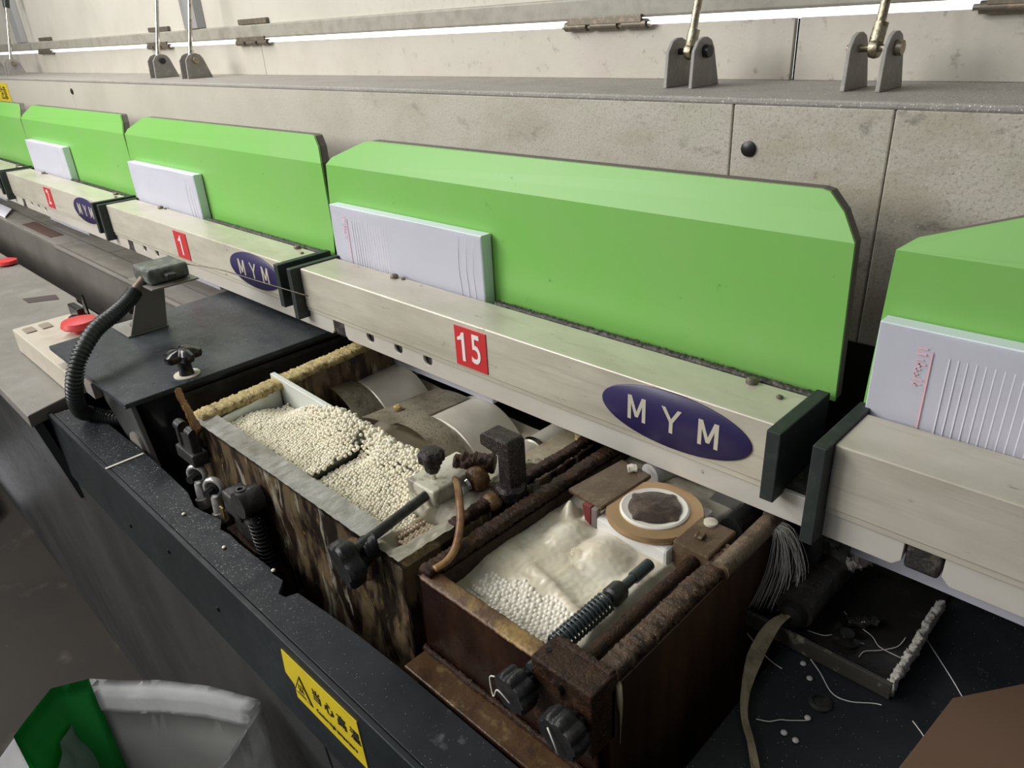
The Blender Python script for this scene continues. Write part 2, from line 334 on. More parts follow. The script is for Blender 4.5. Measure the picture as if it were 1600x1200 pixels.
# ------------------------------------------------------------------ the setting
struct('floor', MB().box(-9, 3, -3, 2.2, -.05, 0), floor_m)
struct('wall_back', MB().box(-9, 3, 1.9, 2.0, 0, 3.0), backwall_m)
glow_strip = struct('gap_glow_1', MB().box(-8.2, 2.2, 1.895, 1.9, 1.05, 1.75), gapglow_m)  # glowing strip added so the gap under the lid reads white
for k in range(2):
    struct('glow_strip_edge', MB().box(-8.2+k*10.4-.015, -8.2+k*10.4+.015, 1.88, 1.895, 1.05, 1.75, .003), lid_m, glow_strip)  # end trim of the added glowing strip

# ------------------------------------------------------------------ cabinet
cab = thing('machine_cabinet', 'long black sheet-metal cabinet of the binding machine, dusted with white specks', 'machine', (-.6, .25, 0))
X0, X1 = -6.0, .45
inner = [(-1.25, .234), (-1.108, .234), (-.909, .237), (-.80, .234), (-.765, .226), (-.746, .229), (-.716, .235), (-.700, .226), (-.683, .229), (-.659, .228), (-.600, .230), (-.589, .227), (-.572, .229),
         (-.565, .223), (-.558, .216), (-.549, .218), (-.545, .229), (-.50, .233), (-.456, .236), (-.388, .238), (-.30, .238), (-.18, .238), (X1, .238)]
mesh_obj('top_strip', MB().prism([(-1.16, .1922)]+[(-1.16, .234)]+inner[1:]+[(X1, .1922)], 'z', .864, .870, .0008), cabtop_m, cab)
mesh_obj('upper_front_panel', MB().prism([(.186, .870), (.192, .870), (.192, .764), (.186, .764)], 'x', X0+1.2, X1, .0012), cab_m, cab)
mesh_obj('seam_strip', MB().box(X0, X1, .196, .204, .750, .768), inner_m, cab)
mesh_obj('lower_front_panel', MB().prism([(.190, .757), (.200, .757), (.250, 0), (.238, 0)], 'x', X0, -.475, .0012), cabface_m, cab)
mesh_obj('lower_front_panel', MB().prism([(.190, .757), (.200, .757), (.250, 0), (.238, 0)], 'x', -.471, X1, .0012), cabface_m, cab)
mesh_obj('inner_floor', MB().box(-1.3, X1, .25, .80, .60, .62), inner_m, cab)
mesh_obj('inner_back', MB().box(X0, X1, .70, .72, .1, 1.05), inner_m, cab)
mesh_obj('inner_side', MB().box(-1.30, -1.26, .25, .70, .1, .86), inner_m, cab)
mesh_obj('inner_front', MB().box(-1.26, X1, .245, .250, .1, .80), inner_m, cab)
for (x, z) in [(-.765, .83), (-.65, .815), (-.90, .80)]:
    mesh_obj('screw', MB().cyl((x, .184, z), (x, .187, z), .003, n=10), bolt_m, cab)
mesh_obj('strip_seam', MB().box(-.936, -.932, .187, .234, .8701, .8715, .0004), string_m, cab, label='pale scraped joint across the black top strip')

tab = thing('side_table', 'worn grey steel table left of the black cover box, scattered with paper dust', 'table', (-2.5, .27, 0))
mesh_obj('table_top', MB().prism([(-6, .160), (-1.16, .160), (-1.19, .232), (-1.27, .232), (-1.27, .385), (-1.66, .385), (-1.69, .392), (-6, .392)], 'z', .860, .880, .002), table_m, tab)
mesh_obj('table_skirt', MB().prism([(.164, .860), (.176, .860), (.20, .72), (.188, .72)], 'x', -6, -1.165), cabface_m, tab)
mesh_obj('channel_floor', MB().box(-6, -1.27, .385, .49, .74, .76), inner_m, tab)
mesh_obj('guide_plate', MB().box(-6, -1.26, .487, .493, .752, .898, .001), wallface_m, tab)
for i, (a, b) in enumerate([(-6, -2.9), (-2.9, -2.13), (-2.13, -1.26)]):
    mesh_obj('guide_rail', MB().box(a+.002, b-.002, .492, .548, .884, .899, .0015), railtop_m, tab)
for i, (a, b) in enumerate([(-6, -2.5), (-2.5, -1.95), (-1.95, -1.26)]):
    mesh_obj('inner_rail', MB().box(a+.002, b-.002, .552, .66, .880, .8945, .0015), railtop_m, tab)
mesh_obj('edge_pipe', MB().cyl((-2.13, .488, .897), (-1.27, .488, .897), .006), wallface_m, tab)
mesh_obj('rust_patch', MB().box(-2.50, -2.24, .505, .54, .899, .9003, .0003), M('brown_stained_plate', (.12, .075, .06), .6), tab, label='brown stained plate let into the rail')
single('dark_tape', MB().prism([(-1.78, .315), (-1.74, .315), (-1.71, .365), (-1.75, .37)], 'z', .8802, .8812), M('dark_tape_skin', (.07, .05, .05), .5),
       'short dark tape scrap lying on the grey table', 'tape', (-1.74, .34, .88))
single('paper_sheet', MB().prism([(-3.1, .50), (-2.64, .498), (-2.76, .546), (-3.2, .546)], 'z', .9002, .905, .001), paper_m, 'white paper lying on the guide rail at the left edge', 'paper', (-2.9, .52, .9))

# ------------------------------------------------------------------ hood
hood = thing('machine_hood', 'long cream-grey hood body behind the green guards, speckled with grime', 'machine', (-2, .8, 1.0))
for a, b in [(-6, -3.3), (-3.3, -2.37), (-2.37, -.383), (-.383, -.232), (-.232, .5)]:
    mesh_obj('fascia_panel', MB().box(a+.0006, b-.0006 if b != -.232 else b-.0001, .700, .712, 1.050, 1.266, .0015), fascia_m, hood)
mesh_obj('ledge', MB().box(-6, .5, .699, .905, 1.2655, 1.272, .002), ledge_m, hood)
for a, b in [(-6, -3.6), (-3.6, -1.62), (-1.62, -.413), (-.409, .5)]:
    mesh_obj('band_panel', MB().box(a+.0006, b-.0006, .880, .888, 1.272, 1.337, .001), band_m, hood)
mesh_obj('gap_backing', MB().box(-.414, -.408, .8885, .89, 1.272, 1.336), inner_m, hood)
for x, z in [(-.363, 1.225), (-2.362, 1.242)]:
    mesh_obj('bolt', MB().lathe([(.0075, 0), (.0075, .003), (.004, .0045)], (x, .7005, z), (0, -1, 0), 12), bolt_m, hood)
lid = thing('hinged_cover', 'hinged cream hood lid standing above the bright gap at top', 'lid', (-2, .885, 1.345))
mesh_obj('lid_beam', MB().box(-6, .5, .870, .892, 1.346, 1.373, .003), beam_m, lid)
for a, b in [(-6, -3.4), (-3.4, -1.92), (-1.92, .5)]:
    mesh_obj('lid_panel', MB().box(a+.001, b-.001, .886, .892, 1.373, 1.95, .001), lid_m, lid)
for x in (-3.36, -1.915, -.15+.6):
    mesh_obj('lid_rib', MB().prism([(x-.05, .8855), (x-.04, .868), (x+.03, .868), (x+.04, .8855)], 'z', 1.374, 1.95, .001), rib_m, lid)
hx = [(-3.10, 0), (-2.14, 0), (-1.64, 0), (-.675, 1), (-.16, 1)]
hl = ['small far hinge near the left edge of the lid gap', 'small hinge just left of the far pair of gas struts', 'hinge right of the far pair of gas struts',
      'rusty barrel hinge left of the near clevis brackets', 'rusty barrel hinge at the top right corner']
for (x, near), lb in zip(hx, hl):
    h = thing('lid_hinge', lb, 'hinge', (x, .872, 1.342))
    L_ = .068
    mesh_obj('hinge_barrel', MB().cyl((x-L_, .872, 1.3385), (x-.03, .872, 1.3385), .006, n=12).cyl((x-.022, .872, 1.3385), (x+.022, .872, 1.3385), .006, n=12).cyl((x+.03, .872, 1.3385), (x+L_, .872, 1.3385), .006, n=12), hinge_m, h)
    mesh_obj('hinge_pin', MB().cyl((x-L_-.006, .872, 1.3385), (x+L_+.006, .872, 1.3385), .0032, n=8), chrome_m, h)
    mesh_obj('hinge_leaf', MB().box(x-.062, x+.062, .866, .870, 1.340, 1.350, .001), hinge_m, h)
    if not near:
        mesh_obj('lid_tab', MB().box(x-.062, x+.062, .878, .886, 1.374, 1.385, .001), hinge_m, h)

def strut(x, bolt_dark, label, grimy):
    t = thing('gas_strut', label, 'strut', (x, .79, 1.272), None)
    for sx in (-.0165, .0165):
        w = .0022
        pr = [(.768, 1.272), (.826, 1.272), (.812, 1.312), (.806, 1.320), (.797, 1.3235), (.788, 1.3235), (.779, 1.320), (.771, 1.310)]
        mesh_obj('bracket_plate', MB().prism(pr, 'x', x+sx-w, x+sx+w, .0008), bracket_m, t)
    mesh_obj('pivot_bolt', MB().cyl((x-.026, .792, 1.309), (x+.019, .792, 1.309), .0035).lathe([(.0068, 0), (.0072, .002), (.0066, .0065)], (x+.0187, .792, 1.309), (1, 0, 0), 14), bolt_m if bolt_dark else brassy_m, t)
    cm = brassy_m if grimy else chrome_m
    mesh_obj('rod_end', MB().lathe([(.0085, 0), (.0095, .004), (.0085, .008)], (x-.004, .792, 1.309), (1, 0, 0), 16).cyl((x, .792, 1.314), (x+.001, .796, 1.331), .0065), cm, t)
    d = Vector((.022, .23, 1)).normalized(); p = Vector((x, .792, 1.318))
    mesh_obj('rod', MB().cyl(p, p+d*.17, .0045), cm, t)
    mesh_obj('cylinder', MB().cyl(p+d*.17, p+d*.42, .010), hose_m, t)
for x, dk, lb, gr in [(-.492, 1, 'gas strut in the near clevis bracket with a black pivot bolt', 1), (-.290, 0, 'gas strut in the rightmost clevis bracket with plated bolts', 1),
                  (-1.965, 1, 'chrome gas strut, left one of the far pair above the 1 clamp', 0), (-1.785, 0, 'chrome gas strut, right one of the far pair above the 1 clamp', 0),
                  (-3.47, 1, 'chrome gas strut cut off by the left edge of the picture', 0), (-3.24, 0, 'chrome gas strut near the yellow label at top left', 0)]:
    strut(x, dk, lb, gr)

# ------------------------------------------------------------------ clamps
PX = .766; BX = -.936
NAMES = {0: ('steel book clamp with red 15 tag in the middle of the picture', '15'), 1: ('steel book clamp with red 1 tag and green guard', '1'), 2: ('steel book clamp with red 2 tag, small at far left', '2'),
         -1: ('large blurred steel book clamp at the right edge of the picture', ''), 3: ('farthest steel book clamp at the left edge', '')}
def num_mesh(tag, x):
    b = MB(); o = -.0125 if len(tag) > 1 else 0.
    if len(tag) > 1:
        t5 = text_mesh('5', .050, .0003, face_y(x+.357+.0095, .5025, 1.0195), .72, .0004)
        me = bpy.data.meshes.new('t'); t5.b.to_mesh(me); t5.b.free(); b.b.from_mesh(me); bpy.data.meshes.remove(me)
    cx = x+.357+o
    b.prism([(cx-.0015, 1.0020), (cx+.0033, 1.0020), (cx+.0033, 1.0372), (cx-.0008, 1.0372), (cx-.0035, 1.0325), (cx-.0085, 1.0300), (cx-.0085, 1.0262), (cx-.0015, 1.0285)], 'y', .5022, .5028)
    return b
def carriage(x, name, tag, gl=0.):
    t = thing('book_clamp', name, 'clamp', (x, .504, .985), 'book clamps along the machine')
    L = .718
    mesh_obj('clamp_bar', MB().box(x, x+L, .504, .566, .992, 1.050, .0014), steel_m, t)
    mesh_obj('lower_lip', MB().box(x, x+L, .5055, .56, .986, .9925, .0008), steel_m, t)
    # rail with round holes
    t1 = MB().prism([(x+.088, .990), (x+.088, .968), (x+.094, .962), (x+.820, .962), (x+.826, .968), (x+.826, .990)], 'y', .508, .5125, .0006)
    rail = mesh_obj('lower_rail', t1, strip_m, t)
    cut = MB()
    for hx_ in (.149, .21, .269): cut.cyl((x+hx_, .50, .981), (x+hx_, .53, .981), .0088, n=20)
    co_ = mesh_obj('cutter', cut, strip_m, t)
    bm_ = rail.modifiers.new('holes', 'BOOLEAN'); bm_.object = co_; bm_.solver = 'EXACT'
    dg = bpy.context.evaluated_depsgraph_get(); dg.update()
    nm = bpy.data.meshes.new_from_object(rail.evaluated_get(dg)); rail.modifiers.clear(); rail.data = nm; bpy.data.objects.remove(co_)
    mesh_obj('rail_backing', MB().box(x+.09, x+.824, .5135, .564, .964, .9915), rubber_m, t)  # dark sheet set behind the holes so they read as shaded
    mesh_obj('notch_block', MB().box(x+.061, x+.086, .5095, .54, .962, .990, .003), rubber_m, t)  # dark block filling the rail notch, stands for its shaded hole
    mesh_obj('end_cap', MB().box(x+L, x+L+.012, .489, .58, .987, 1.052, .001), cap_m, t)
    mesh_obj('end_cap', MB().box(x-.011, x, .489, .58, .962 if not tag else .976, 1.052, .001), cap_m, t)
    mesh_obj('rubber_seal', MB().box(x-.008, x+L+.01, .5665, .5705, .97, 1.047).crusty((x+.33, .574, 1.0455), (x+L+.01, .574, 1.0455), .009, .011, .0014, 90), rubber_m, t)
    g = [(x-.048, 1.040), (x-.025, 1.179)]
    xr, xb = x+.731, x+.727
    # guard: green face, bent back along the top
    def plate(y0, th, inset):
        b = MB()
        P0 = [(x-.047+gl*1.6+inset, y0, 1.040), (x+.731-inset, y0, 1.040), (x+.727-inset, y0, 1.179), (x-.030+gl+inset, y0, 1.179)]
        P1 = [(x+.727-inset, y0, 1.179), (x+.712-inset, y0+.009, 1.200), (x+.697-inset, y0+.014, 1.2135), (x+.690-inset, y0+.0145, 1.215), (x+.066+gl+inset, y0+.0145, 1.215), (x+.052+gl+inset, y0+.014, 1.213), (x-.018+gl+inset, y0+.004, 1.189), (x-.030+gl+inset, y0, 1.179)]
        tt = bmesh.new()
        f = [tt.verts.new(p) for p in P0]; 
        tt.faces.new(f); e = [f[2]]+[tt.verts.new(p) for p in P1[1:-1]]+[f[3]]
        tt.faces.new(e); bmesh.ops.recalc_face_normals(tt, faces=tt.faces[:])
        if tt.faces[:][0].normal.y > 0: bmesh.ops.reverse_faces(tt, faces=tt.faces[:])
        ex = bmesh.ops.extrude_face_region(tt, geom=tt.faces[:])
        bmesh.ops.translate(tt, vec=(0, th, 0), verts=[v for v in ex['geom'] if isinstance(v, bmesh.types.BMVert)])
        bmesh.ops.recalc_face_normals(tt, faces=tt.faces[:])
        b._merge(tt); return b
    mesh_obj('green_guard', plate(.5895, .003, 0), green_m, t)
    mesh_obj('guard_backing', plate(.594, .011, .001), greenback_m, t)
    for bx, by in ((.151, .558), (.166, .561), (.668, .560), (.70, .548)):
        r = .0055 if bx in (.151, .668) else .003
        mesh_obj('bar_screw', MB().lathe([(r, 0), (r, r*.7), (r*.6, r)], (x+bx, by, 1.0497), (0, 0, 1), 12), hinge_m, t)
    em = mesh_obj('emblem', MB().lathe([(.078, 0), (.078, .0016), (.0765, .0022)], (0, 0, 0), (0, 0, 1), 48), navy_m, None)
    for v in em.data.vertices:
        c = v.co.copy(); v.co = Vector((c.x+.623, -c.z-.0001, c.y*.028/.078+1.0205-.985))
    em.data.flip_normals() if False else None
    em.parent = t; ORG[em.name] = (x, .504, .985)
    lm = MB()
    Mp = [(-.0105, -.0135), (-.0065, -.0135), (-.0065, .0045), (-.0018, -.0095), (.0018, -.0095), (.0065, .0045), (.0065, -.0135), (.0105, -.0135), (.0105, .0135), (.0058, .0135), (0, -.0035), (-.0058, .0135), (-.0105, .0135)]
    Yp = [(-.002, -.0135), (.002, -.0135), (.002, -.0015), (.0110, .0135), (.0066, .0135), (0, .0022), (-.0066, .0135), (-.0110, .0135), (-.002, -.0015)]
    for xc, pl in ((x+.586, Mp), (x+.6235, Yp), (x+.661, Mp)): lm.prism([(xc+p[0]*.95, 1.0208+p[1]*.92) for p in pl], 'y', .5013, .5022)
    mesh_obj('emblem_letters', lm, letter_m, em, label='raised pale letters MYM')
    if tag:
        tg = mesh_obj('number_tag', MB().box(x+.331, x+.383, .5028, .5042, .995, 1.044, .0003), red_m, t)
        m_ = num_mesh(tag, x) if '1' in tag else text_mesh(tag, .050, .0003, face_y(x+.357, .5025, 1.0195), .72, .0004)
        mesh_obj('number', m_, white_m, tg, label='pale figures '+tag)
    return t
for k, (nm, tg) in NAMES.items(): carriage(BX-PX*k, nm, tg, {-1: .022, 0: .004}.get(k, 0.))

# ------------------------------------------------------------------ books
def book(x, label, blur):
    t = thing('book_block', label, 'book', (x, .572, .907), 'book blocks in the clamps')
    H = 1.1275
    mesh_obj('page_block', MB().box(x, x+.3185, .5722, .588, .906, H, .0006), papers_m, t)
    b = MB()
    b.sheet(lambda u, v: Vector((x+.0005+u*.317, .5715+.0006*sin(u*9+v*2), .9065+v*(H-.907))), 24, 4, smooth=False, thick=.0004)
    mesh_obj('front_page', b, paper_m, t)
    for i, ox in enumerate((.276, .290, .302)):
        mesh_obj('page_ripple', MB().tube([(x+ox, .5712, .93), (x+ox+.002, .5709, 1.05), (x+ox-.001, .5709, 1.08), (x+ox+.002, .5712, H-.006)], .00035, 5), paper_m, t)
    if not blur: return t
    mesh_obj('red_margin_line', MB().box(x+.040, x+.0412, .5706, .5709, 1.02, 1.112), pink_m, t)
    pr = MB(); rnd = random.Random(5)
    z = 1.114
    while z > 1.082:
        h = rnd.uniform(.002, .004); w_ = rnd.uniform(.004, .009)
        pr.box(x+.030, x+.030+w_*.9, .5706, .5709, z-h*.35, z)
        if rnd.random() < .7: pr.box(x+.030+w_*.3, x+.030+w_*.45, .5706, .5709, z-h, z)
        z -= h+.0012
    mesh_obj('red_heading', pr, pink_m, t)
    ln = MB()
    for i in range(14): ln.box(x+.052+i*.006, x+.052+i*.006+.0010, .5708, .5710, .96, 1.110)
    mesh_obj('print_columns', ln, rule_m, t)
    return t
book(-.942, 'white book block with faint red margin print behind the 15 bar', 1)
book(-1.710, 'plain white book block above the dark sensor block', 0)
book(-2.455, 'small plain white book block, second from the left edge', 0)
book(-.1745, 'large white book block with red print at the right edge', 1)
book(-3.24, 'farthest white book block, at the left edge', 0)

# ------------------------------------------------------------------ left glue tank
lt = thing('pellet_glue_tank', 'open glue tank full of ivory pellets with two rollers at its back', 'tank', (-.62, .43, .72))
mesh_obj('front_wall', MB().sheet(lambda u, v: Vector((-.822+u*.404, .2685+.004*noise.noise(Vector((u*9, v*5, 3)))+.0016*noise.noise(Vector((u*40, v*12, 1))), .70+v*.246)), 120, 50, thick=-.012), tankface_m, lt)
mesh_obj('rim_band', MB().sheet(lambda u, v: Vector((-.812+u*.352, .2665+v*.0245, .9495+.0012*noise.noise(Vector((u*40, v*2, 0))))), 120, 6, thick=-.004), alu_m, lt)
mesh_obj('left_wall', MB().prism([(-.825, .27), (-.808, .27), (-.836, .62), (-.853, .62)], 'z', .70, .944), tankface_m, lt)
mesh_obj('left_lip', MB().crusty((-.814, .272, .949), (-.842, .60, .949), .027, .011, .0030, 110, 3), crust_m, lt, label='yellow glue crust along the rim')
mesh_obj('right_wall', MB().box(-.436, -.420, .268, .62, .70, .942, .001), tankface_m, lt)
mesh_obj('right_lip', MB().crusty((-.424, .33, .951), (-.424, .62, .951), .012, .009, .0022, 100, 8), rust_m, lt)
mesh_obj('right_rim', MB().sheet(lambda u, v: Vector((-.462+u*.040, .267+v*.125, .9500+.0018*noise.noise(Vector((u*8, v*14, 5)))-.02*max(0, 1-abs(u-.3)/.35)*max(0, 1-abs(v-.33)/.28)*2)), 26, 60, thick=-.004), creamrim_m, lt, label='cream glue-coated corner of the rim')
mesh_obj('divider_plate', MB().prism([(-.842, .384), (-.842, .391), (-.452, .376), (-.452, .369)], 'z', .875, .957, .0008), whiteplate_m, lt)
mesh_obj('side_plate', MB().prism([(-.800, .292), (-.7945, .292), (-.8165, .381), (-.822, .381)], 'z', .900, .945, .0006), whiteplate_m, lt)
mesh_obj('inner_plate', MB().prism([(-.8065, .290), (-.804, .290), (-.828, .383), (-.8305, .383)], 'z', .90, .9475, .0005), M('tan_inner_plate', (.42, .37, .28), .45, layers=[('noise', (.25, .20, .13), 30, .5, .65, .7)]), lt)
mesh_obj('tank_floor', MB().box(-.84, -.43, .28, .61, .70, .72), inner_m, lt)
mesh_obj('rear_glue_pool', MB().sheet(lambda u, v: Vector((-.842+u*.41, .388+v*.215, .872+.004*noise.noise(Vector((u*6, v*5, 0))))), 40, 20), pool_m, lt)
mesh_obj('crust_mound', MB().sheet(lambda u, v: Vector((-.462+u*.040, .345+v*.15, .925+.028*(sin(pi*u)**.6)*(sin(pi*v)**.7)+.006*noise.noise(Vector((u*5, v*11, 2)))+.003*noise.noise(Vector((u*20, v*40, 2))))), 30, 60, thick=-.004), M('pale_brown_glue_crust', (.55, .50, .38), .45, layers=[('noise', (.22, .13, .06), 28, .52, .64, .9), ('noise', (.35, .33, .27), 60, .5, .65, .6)], bump=(120, .8)), lt, label='pale brown glue crust over the right wall')
mesh_obj('rear_plate', MB().box(-.467, -.424, .452, .56, .925, .9425, .0015), M('stained_rear_plate', (.30, .26, .18), .45, layers=[('noise', (.16, .12, .06), 30, .5, .65, .8), ('noise', (.42, .38, .26), 50, .55, .7, .6)], bump=(90, .5)), lt)
mesh_obj('plate_bolt', MB().crusty((-.440, .520, .946), (-.430, .534, .946), .012, .008, .003, 8, 2), crust_m, lt)
mesh_obj('left_shelf', MB().sheet(lambda u, v: Vector((-.850-v*.006+u*.010, .392+v*.19, .947-.050*u+.004*noise.noise(Vector((u*3, v*9, 7))))), 10, 40, thick=-.01), guard_m, lt)
for cx, seed in ((-.825, 1), (-.645, 2)):
    c = (cx, .50, .825)
    mesh_obj('glue_roller', MB().lathe([(.002, 0), (.077, 0), (.080, .003), (.080, .077), (.077, .08), (.002, .08)], c, (0, 1, 0), 72), roller_m, lt)
    mesh_obj('roller_face', MB().lathe([(.002, 0), (.0765, 0), (.0765, .0035)], (cx, .4965, .825), (0, 1, 0), 64), rollface_m, lt)
    def shell(a0, a1, y0, y1, r):
        return lambda u, v: Vector((cx+r(u, v)*cos(a0+(a1-a0)*u), y0(u)+(y1(u)-y0(u))*v, .825+r(u, v)*sin(a0+(a1-a0)*u)))
    g_ = MB().sheet(shell(radians(28), radians(118), lambda u: .452+.004*u, lambda u: .4955, lambda u, v: .083+.004*u*u+.004*(1-v)), 30, 6, thick=.0015)
    g_.sheet(lambda u, v: Vector((cx-.030-.075*v+(.012*u), .452+u*.115, .825+.079-.010*v+.004*sin(v*3))), 20, 14, thick=.0015)
    mesh_obj('roller_guard', g_, guard_m, lt)
mesh_obj('guard_screw', MB().lathe([(.006, 0), (.006, .004), (.003, .006)], (-.715, .487, .904), (0, 0, 1), 10), crust_m, lt)
mesh_obj('roller_shaft', MB().cyl((-.530, .47, .872), (-.530, .66, .872), .026, n=32), roller_m, lt)
mesh_obj('shaft_collar', MB().cyl((-.530, .545, .872), (-.530, .552, .872), .0275, n=32), chrome_m, lt)
# white block with the rod and star knob, black lever
mesh_obj('rod_block', MB().box(-.497, -.457, .337, .402, .915, .966, .0025, seg=3), M('cream_stained_block', (.52, .50, .40), .45, layers=[('noise', (.14, .12, .09), 50, .50, .60, .85), ('noise', (.70, .68, .58), 25, .5, .65, .8)], bump=(80, .7)), lt, label='cream glue-crusted block')
mesh_obj('push_rod', MB().cyl((-.452, .237, .9585), (-.470, .345, .9585), .0048), darkmetal_m, lt)
mesh_obj('copper_disc', MB().lathe([(.019, 0), (.021, .002), (.021, .006), (.017, .008)], (-.478, .2675, .925), (0, -1, 0), 32), copper_m, lt)
kb = mesh_obj('rod_knob', MB().lathe([(.009, 0), (.0105, .004), (.013, .010), (.021, .014), (.0225, .017), (.0225, .026), (.020, .029)], (-.456, .262, .9475), (-.12, -1, -.1), 48, rf=lobed(5, .22)), gluedplastic_m, lt)
mesh_obj('knob_neck', MB().crusty((-.452, .266, .955), (-.455, .254, .952), .020, .018, .002, 10, 4), gluedplastic_m, lt)
mesh_obj('small_knob', MB().lathe([(.006, 0), (.0075, .003), (.0078, .009), (.0125, .012), (.013, .020), (.010, .0235), (.004, .0245)], (-.4755, .3535, .974), (0, 0, 1), 42, rf=lobed(6, .16)), dustplastic_m, lt)
mesh_obj('knob_stem', MB().cyl((-.4755, .3535, .962), (-.4755, .3535, .976), .0022, n=10), chrome_m, lt)
mesh_obj('crusted_arm', MB().crusty((-.480, .385, .965), (-.445, .405, .972), .016, .017, .004, 40, 9), rust_m, lt)
mesh_obj('brass_cap', MB().lathe([(.004, 0), (.011, .002), (.013, .007), (.012, .013), (.009, .018)], (-.452, .377, .9585), (.15, 1, .15), 20), copper_m, lt)
mesh_obj('brass_cap_tip', MB().lathe([(.006, 0), (.0055, .003)], (-.4525, .376, .958), (-.15, -1, -.15), 14), chrome_m, lt)
mesh_obj('lever', MB().prism([(-.452, .994), (-.452, 1.0045), (-.447, 1.0075), (-.417, 1.0075), (-.413, 1.004), (-.413, .945), (-.429, .945), (-.429, .990)], 'y', .394, .416, .0015), dustplastic_m, lt, label='black hooked lever')
mesh_obj('lever_foot', MB().lathe([(.013, 0), (.0155, .003), (.0155, .012), (.012, .015)], (-.420, .400, .945), (0, 0, 1), 24, rf=lobed(5, .12)), dustplastic_m, lt)
mesh_obj('rust_lump', MB().ball((-.4245, .378, .949), .010, 3, (1.2, 1, .9)), copper_m, lt)
# fittings on the front of the tank
mesh_obj('side_bracket', MB().box(-.838, -.790, .246, .266, .900, .9165, .002).box(-.835, -.826, .250, .262, .915, .944, .002).box(-.803, -.795, .250, .262, .915, .944, .002), darkmetal_m, lt)
mesh_obj('bracket_pivot', MB().cyl((-.836, .256, .941), (-.822, .256, .941), .0068).cyl((-.806, .256, .941), (-.792, .256, .941), .0068).box(-.834, -.80, .252, .260, .914, .936, .002), darkmetal_m, lt)
ring_m = M('bright_ring_steel', (.55, .54, .52), .25, .5, layers=[('noise', (.2, .19, .17), 90, .52, .66, .6)])
for px_ in (-.800, -.756):
    ring = []
    for k in range(9):
        a = 2*pi*k/8; ring.append((.0102+.0033*cos(a), .0045*sin(a)))
    t_ = MB(); tt = bmesh.new(); rr_ = [[tt.verts.new((q[0]*cos(2*pi*n_/32), q[1], q[0]*sin(2*pi*n_/32))) for n_ in range(32)] for q in ring[:8]]
    for a in range(8):
        for b in range(32): tt.faces.new((rr_[a][b], rr_[a][(b+1) % 32], rr_[(a+1) % 8][(b+1) % 32], rr_[(a+1) % 8][b]))
    bmesh.ops.recalc_face_normals(tt, faces=tt.faces[:])
    t_._merge(tt, Matrix.Translation((px_, .250, .888)) @ Matrix.Rotation(radians(33), 4, 'Z'), True)
    r_e = mesh_obj('rod_end', t_, ring_m, lt, label='bright ring end of an adjusting rod')
    mesh_obj('ring_bolt', MB().cyl((px_-.004, .2565, .888), (px_+.003, .2455, .888), .0070).cyl((px_+.003, .2455, .888), (px_+.008, .237, .888), .0050, n=6), darkmetal_m, r_e)
    mesh_obj('rod_shank', MB().cyl((px_+.001, .248, .876), (px_+.006, .246, .856), .0052, .0062).cyl((px_+.006, .246, .858), (px_+.008, .246, .846), .0085, n=6), ring_m, lt)
    mesh_obj('adjusting_rod', MB().cyl((px_+.008, .246, .848), (px_+.018, .246, .79), .0052), darkmetal_m, lt)
mesh_obj('valve_body', MB().box(-.712, -.675, .240, .265, .880, .908, .003).lathe([(.015, 0), (.015, .025)], (-.668, .264, .908), (0, -1, 0), 22).box(-.702, -.66, .243, .262, .855, .885, .003), darkmetal_m, lt)
mesh_obj('valve_screw', MB().lathe([(.0058, 0), (.0058, .012), (.003, .012), (.003, .009)], (-.672, .247, .912), (0, 0, 1), 18), darkmetal_m, lt)
mesh_obj('brass_tag', MB().box(-.722, -.714, .238, .2405, .868, .884, .001), brass_m, lt)
sp = [(-.662+.0075*cos(k*pi/4)+k*.00012, .250+.0075*sin(k*pi/4), .886-k*.00058) for k in range(160)]
mesh_obj('coil_spring', MB().tube(sp, .0013, 6), darkmetal_m, lt)
mesh_obj('spring_pin', MB().cyl((-.662, .250, .892), (-.645, .250, .79), .004), darkmetal_m, lt)
mesh_obj('crossbar', MB().box(-.725, -.655, .240, .256, .842, .852, .002), rust_m, lt)
for i, (px_, h) in enumerate(((-.801, .046), (-.789, .030))):
    mesh_obj('copper_pin', MB().crusty((px_, .262, .945), (px_-.010, .258, .945+h), .009, .008, .0015), amber_m, lt)
mesh_obj('stirrer_bar', MB().prism([(-.612, .290), (-.603, .290), (-.613, .372), (-.622, .372)], 'z', .925, .9425, .001), darkmetal_m, lt)

# ------------------------------------------------------------------ pellets
def ico(r):
    t = bmesh.new(); bmesh.ops.create_icosphere(t, subdivisions=2, radius=abs(r))
    v = [tuple(x.co) for x in t.verts]; f = [tuple(q.index for q in p.verts) for p in t.faces]; t.free(); return v, f
def pellets(name, pts, r, mat, label, org, sub=1):
    iv, jf = ico(-r if sub == 2 else r); V = []; Fc = []
    rnd = random.Random(3)
    for p in pts:
        k = len(V); s_ = rnd.uniform(.88, 1.08)
        q = Matrix.Rotation(rnd.uniform(0, 6), 3, Vector((rnd.random(), rnd.random(), rnd.random()+.1)).normalized())
        for v in iv:
            z = q @ Vector(v); V.append((p[0]+z.x*s_-org[0], p[1]+z.y*s_-org[1], p[2]+z.z*s_-org[2]))
        Fc += [(a+k, b+k, c+k) for a, b, c in jf]
    me = bpy.data.meshes.new(name); me.from_pydata(V, [], Fc); me.materials.append(mat)
    me.polygons.foreach_set('use_smooth', [True]*len(me.polygons))
    o = bpy.data.objects.new(name, me); COL.objects.link(o); o.location = org
    o['label'] = label; o['category'] = 'pellets'; o['kind'] = 'stuff'; return o
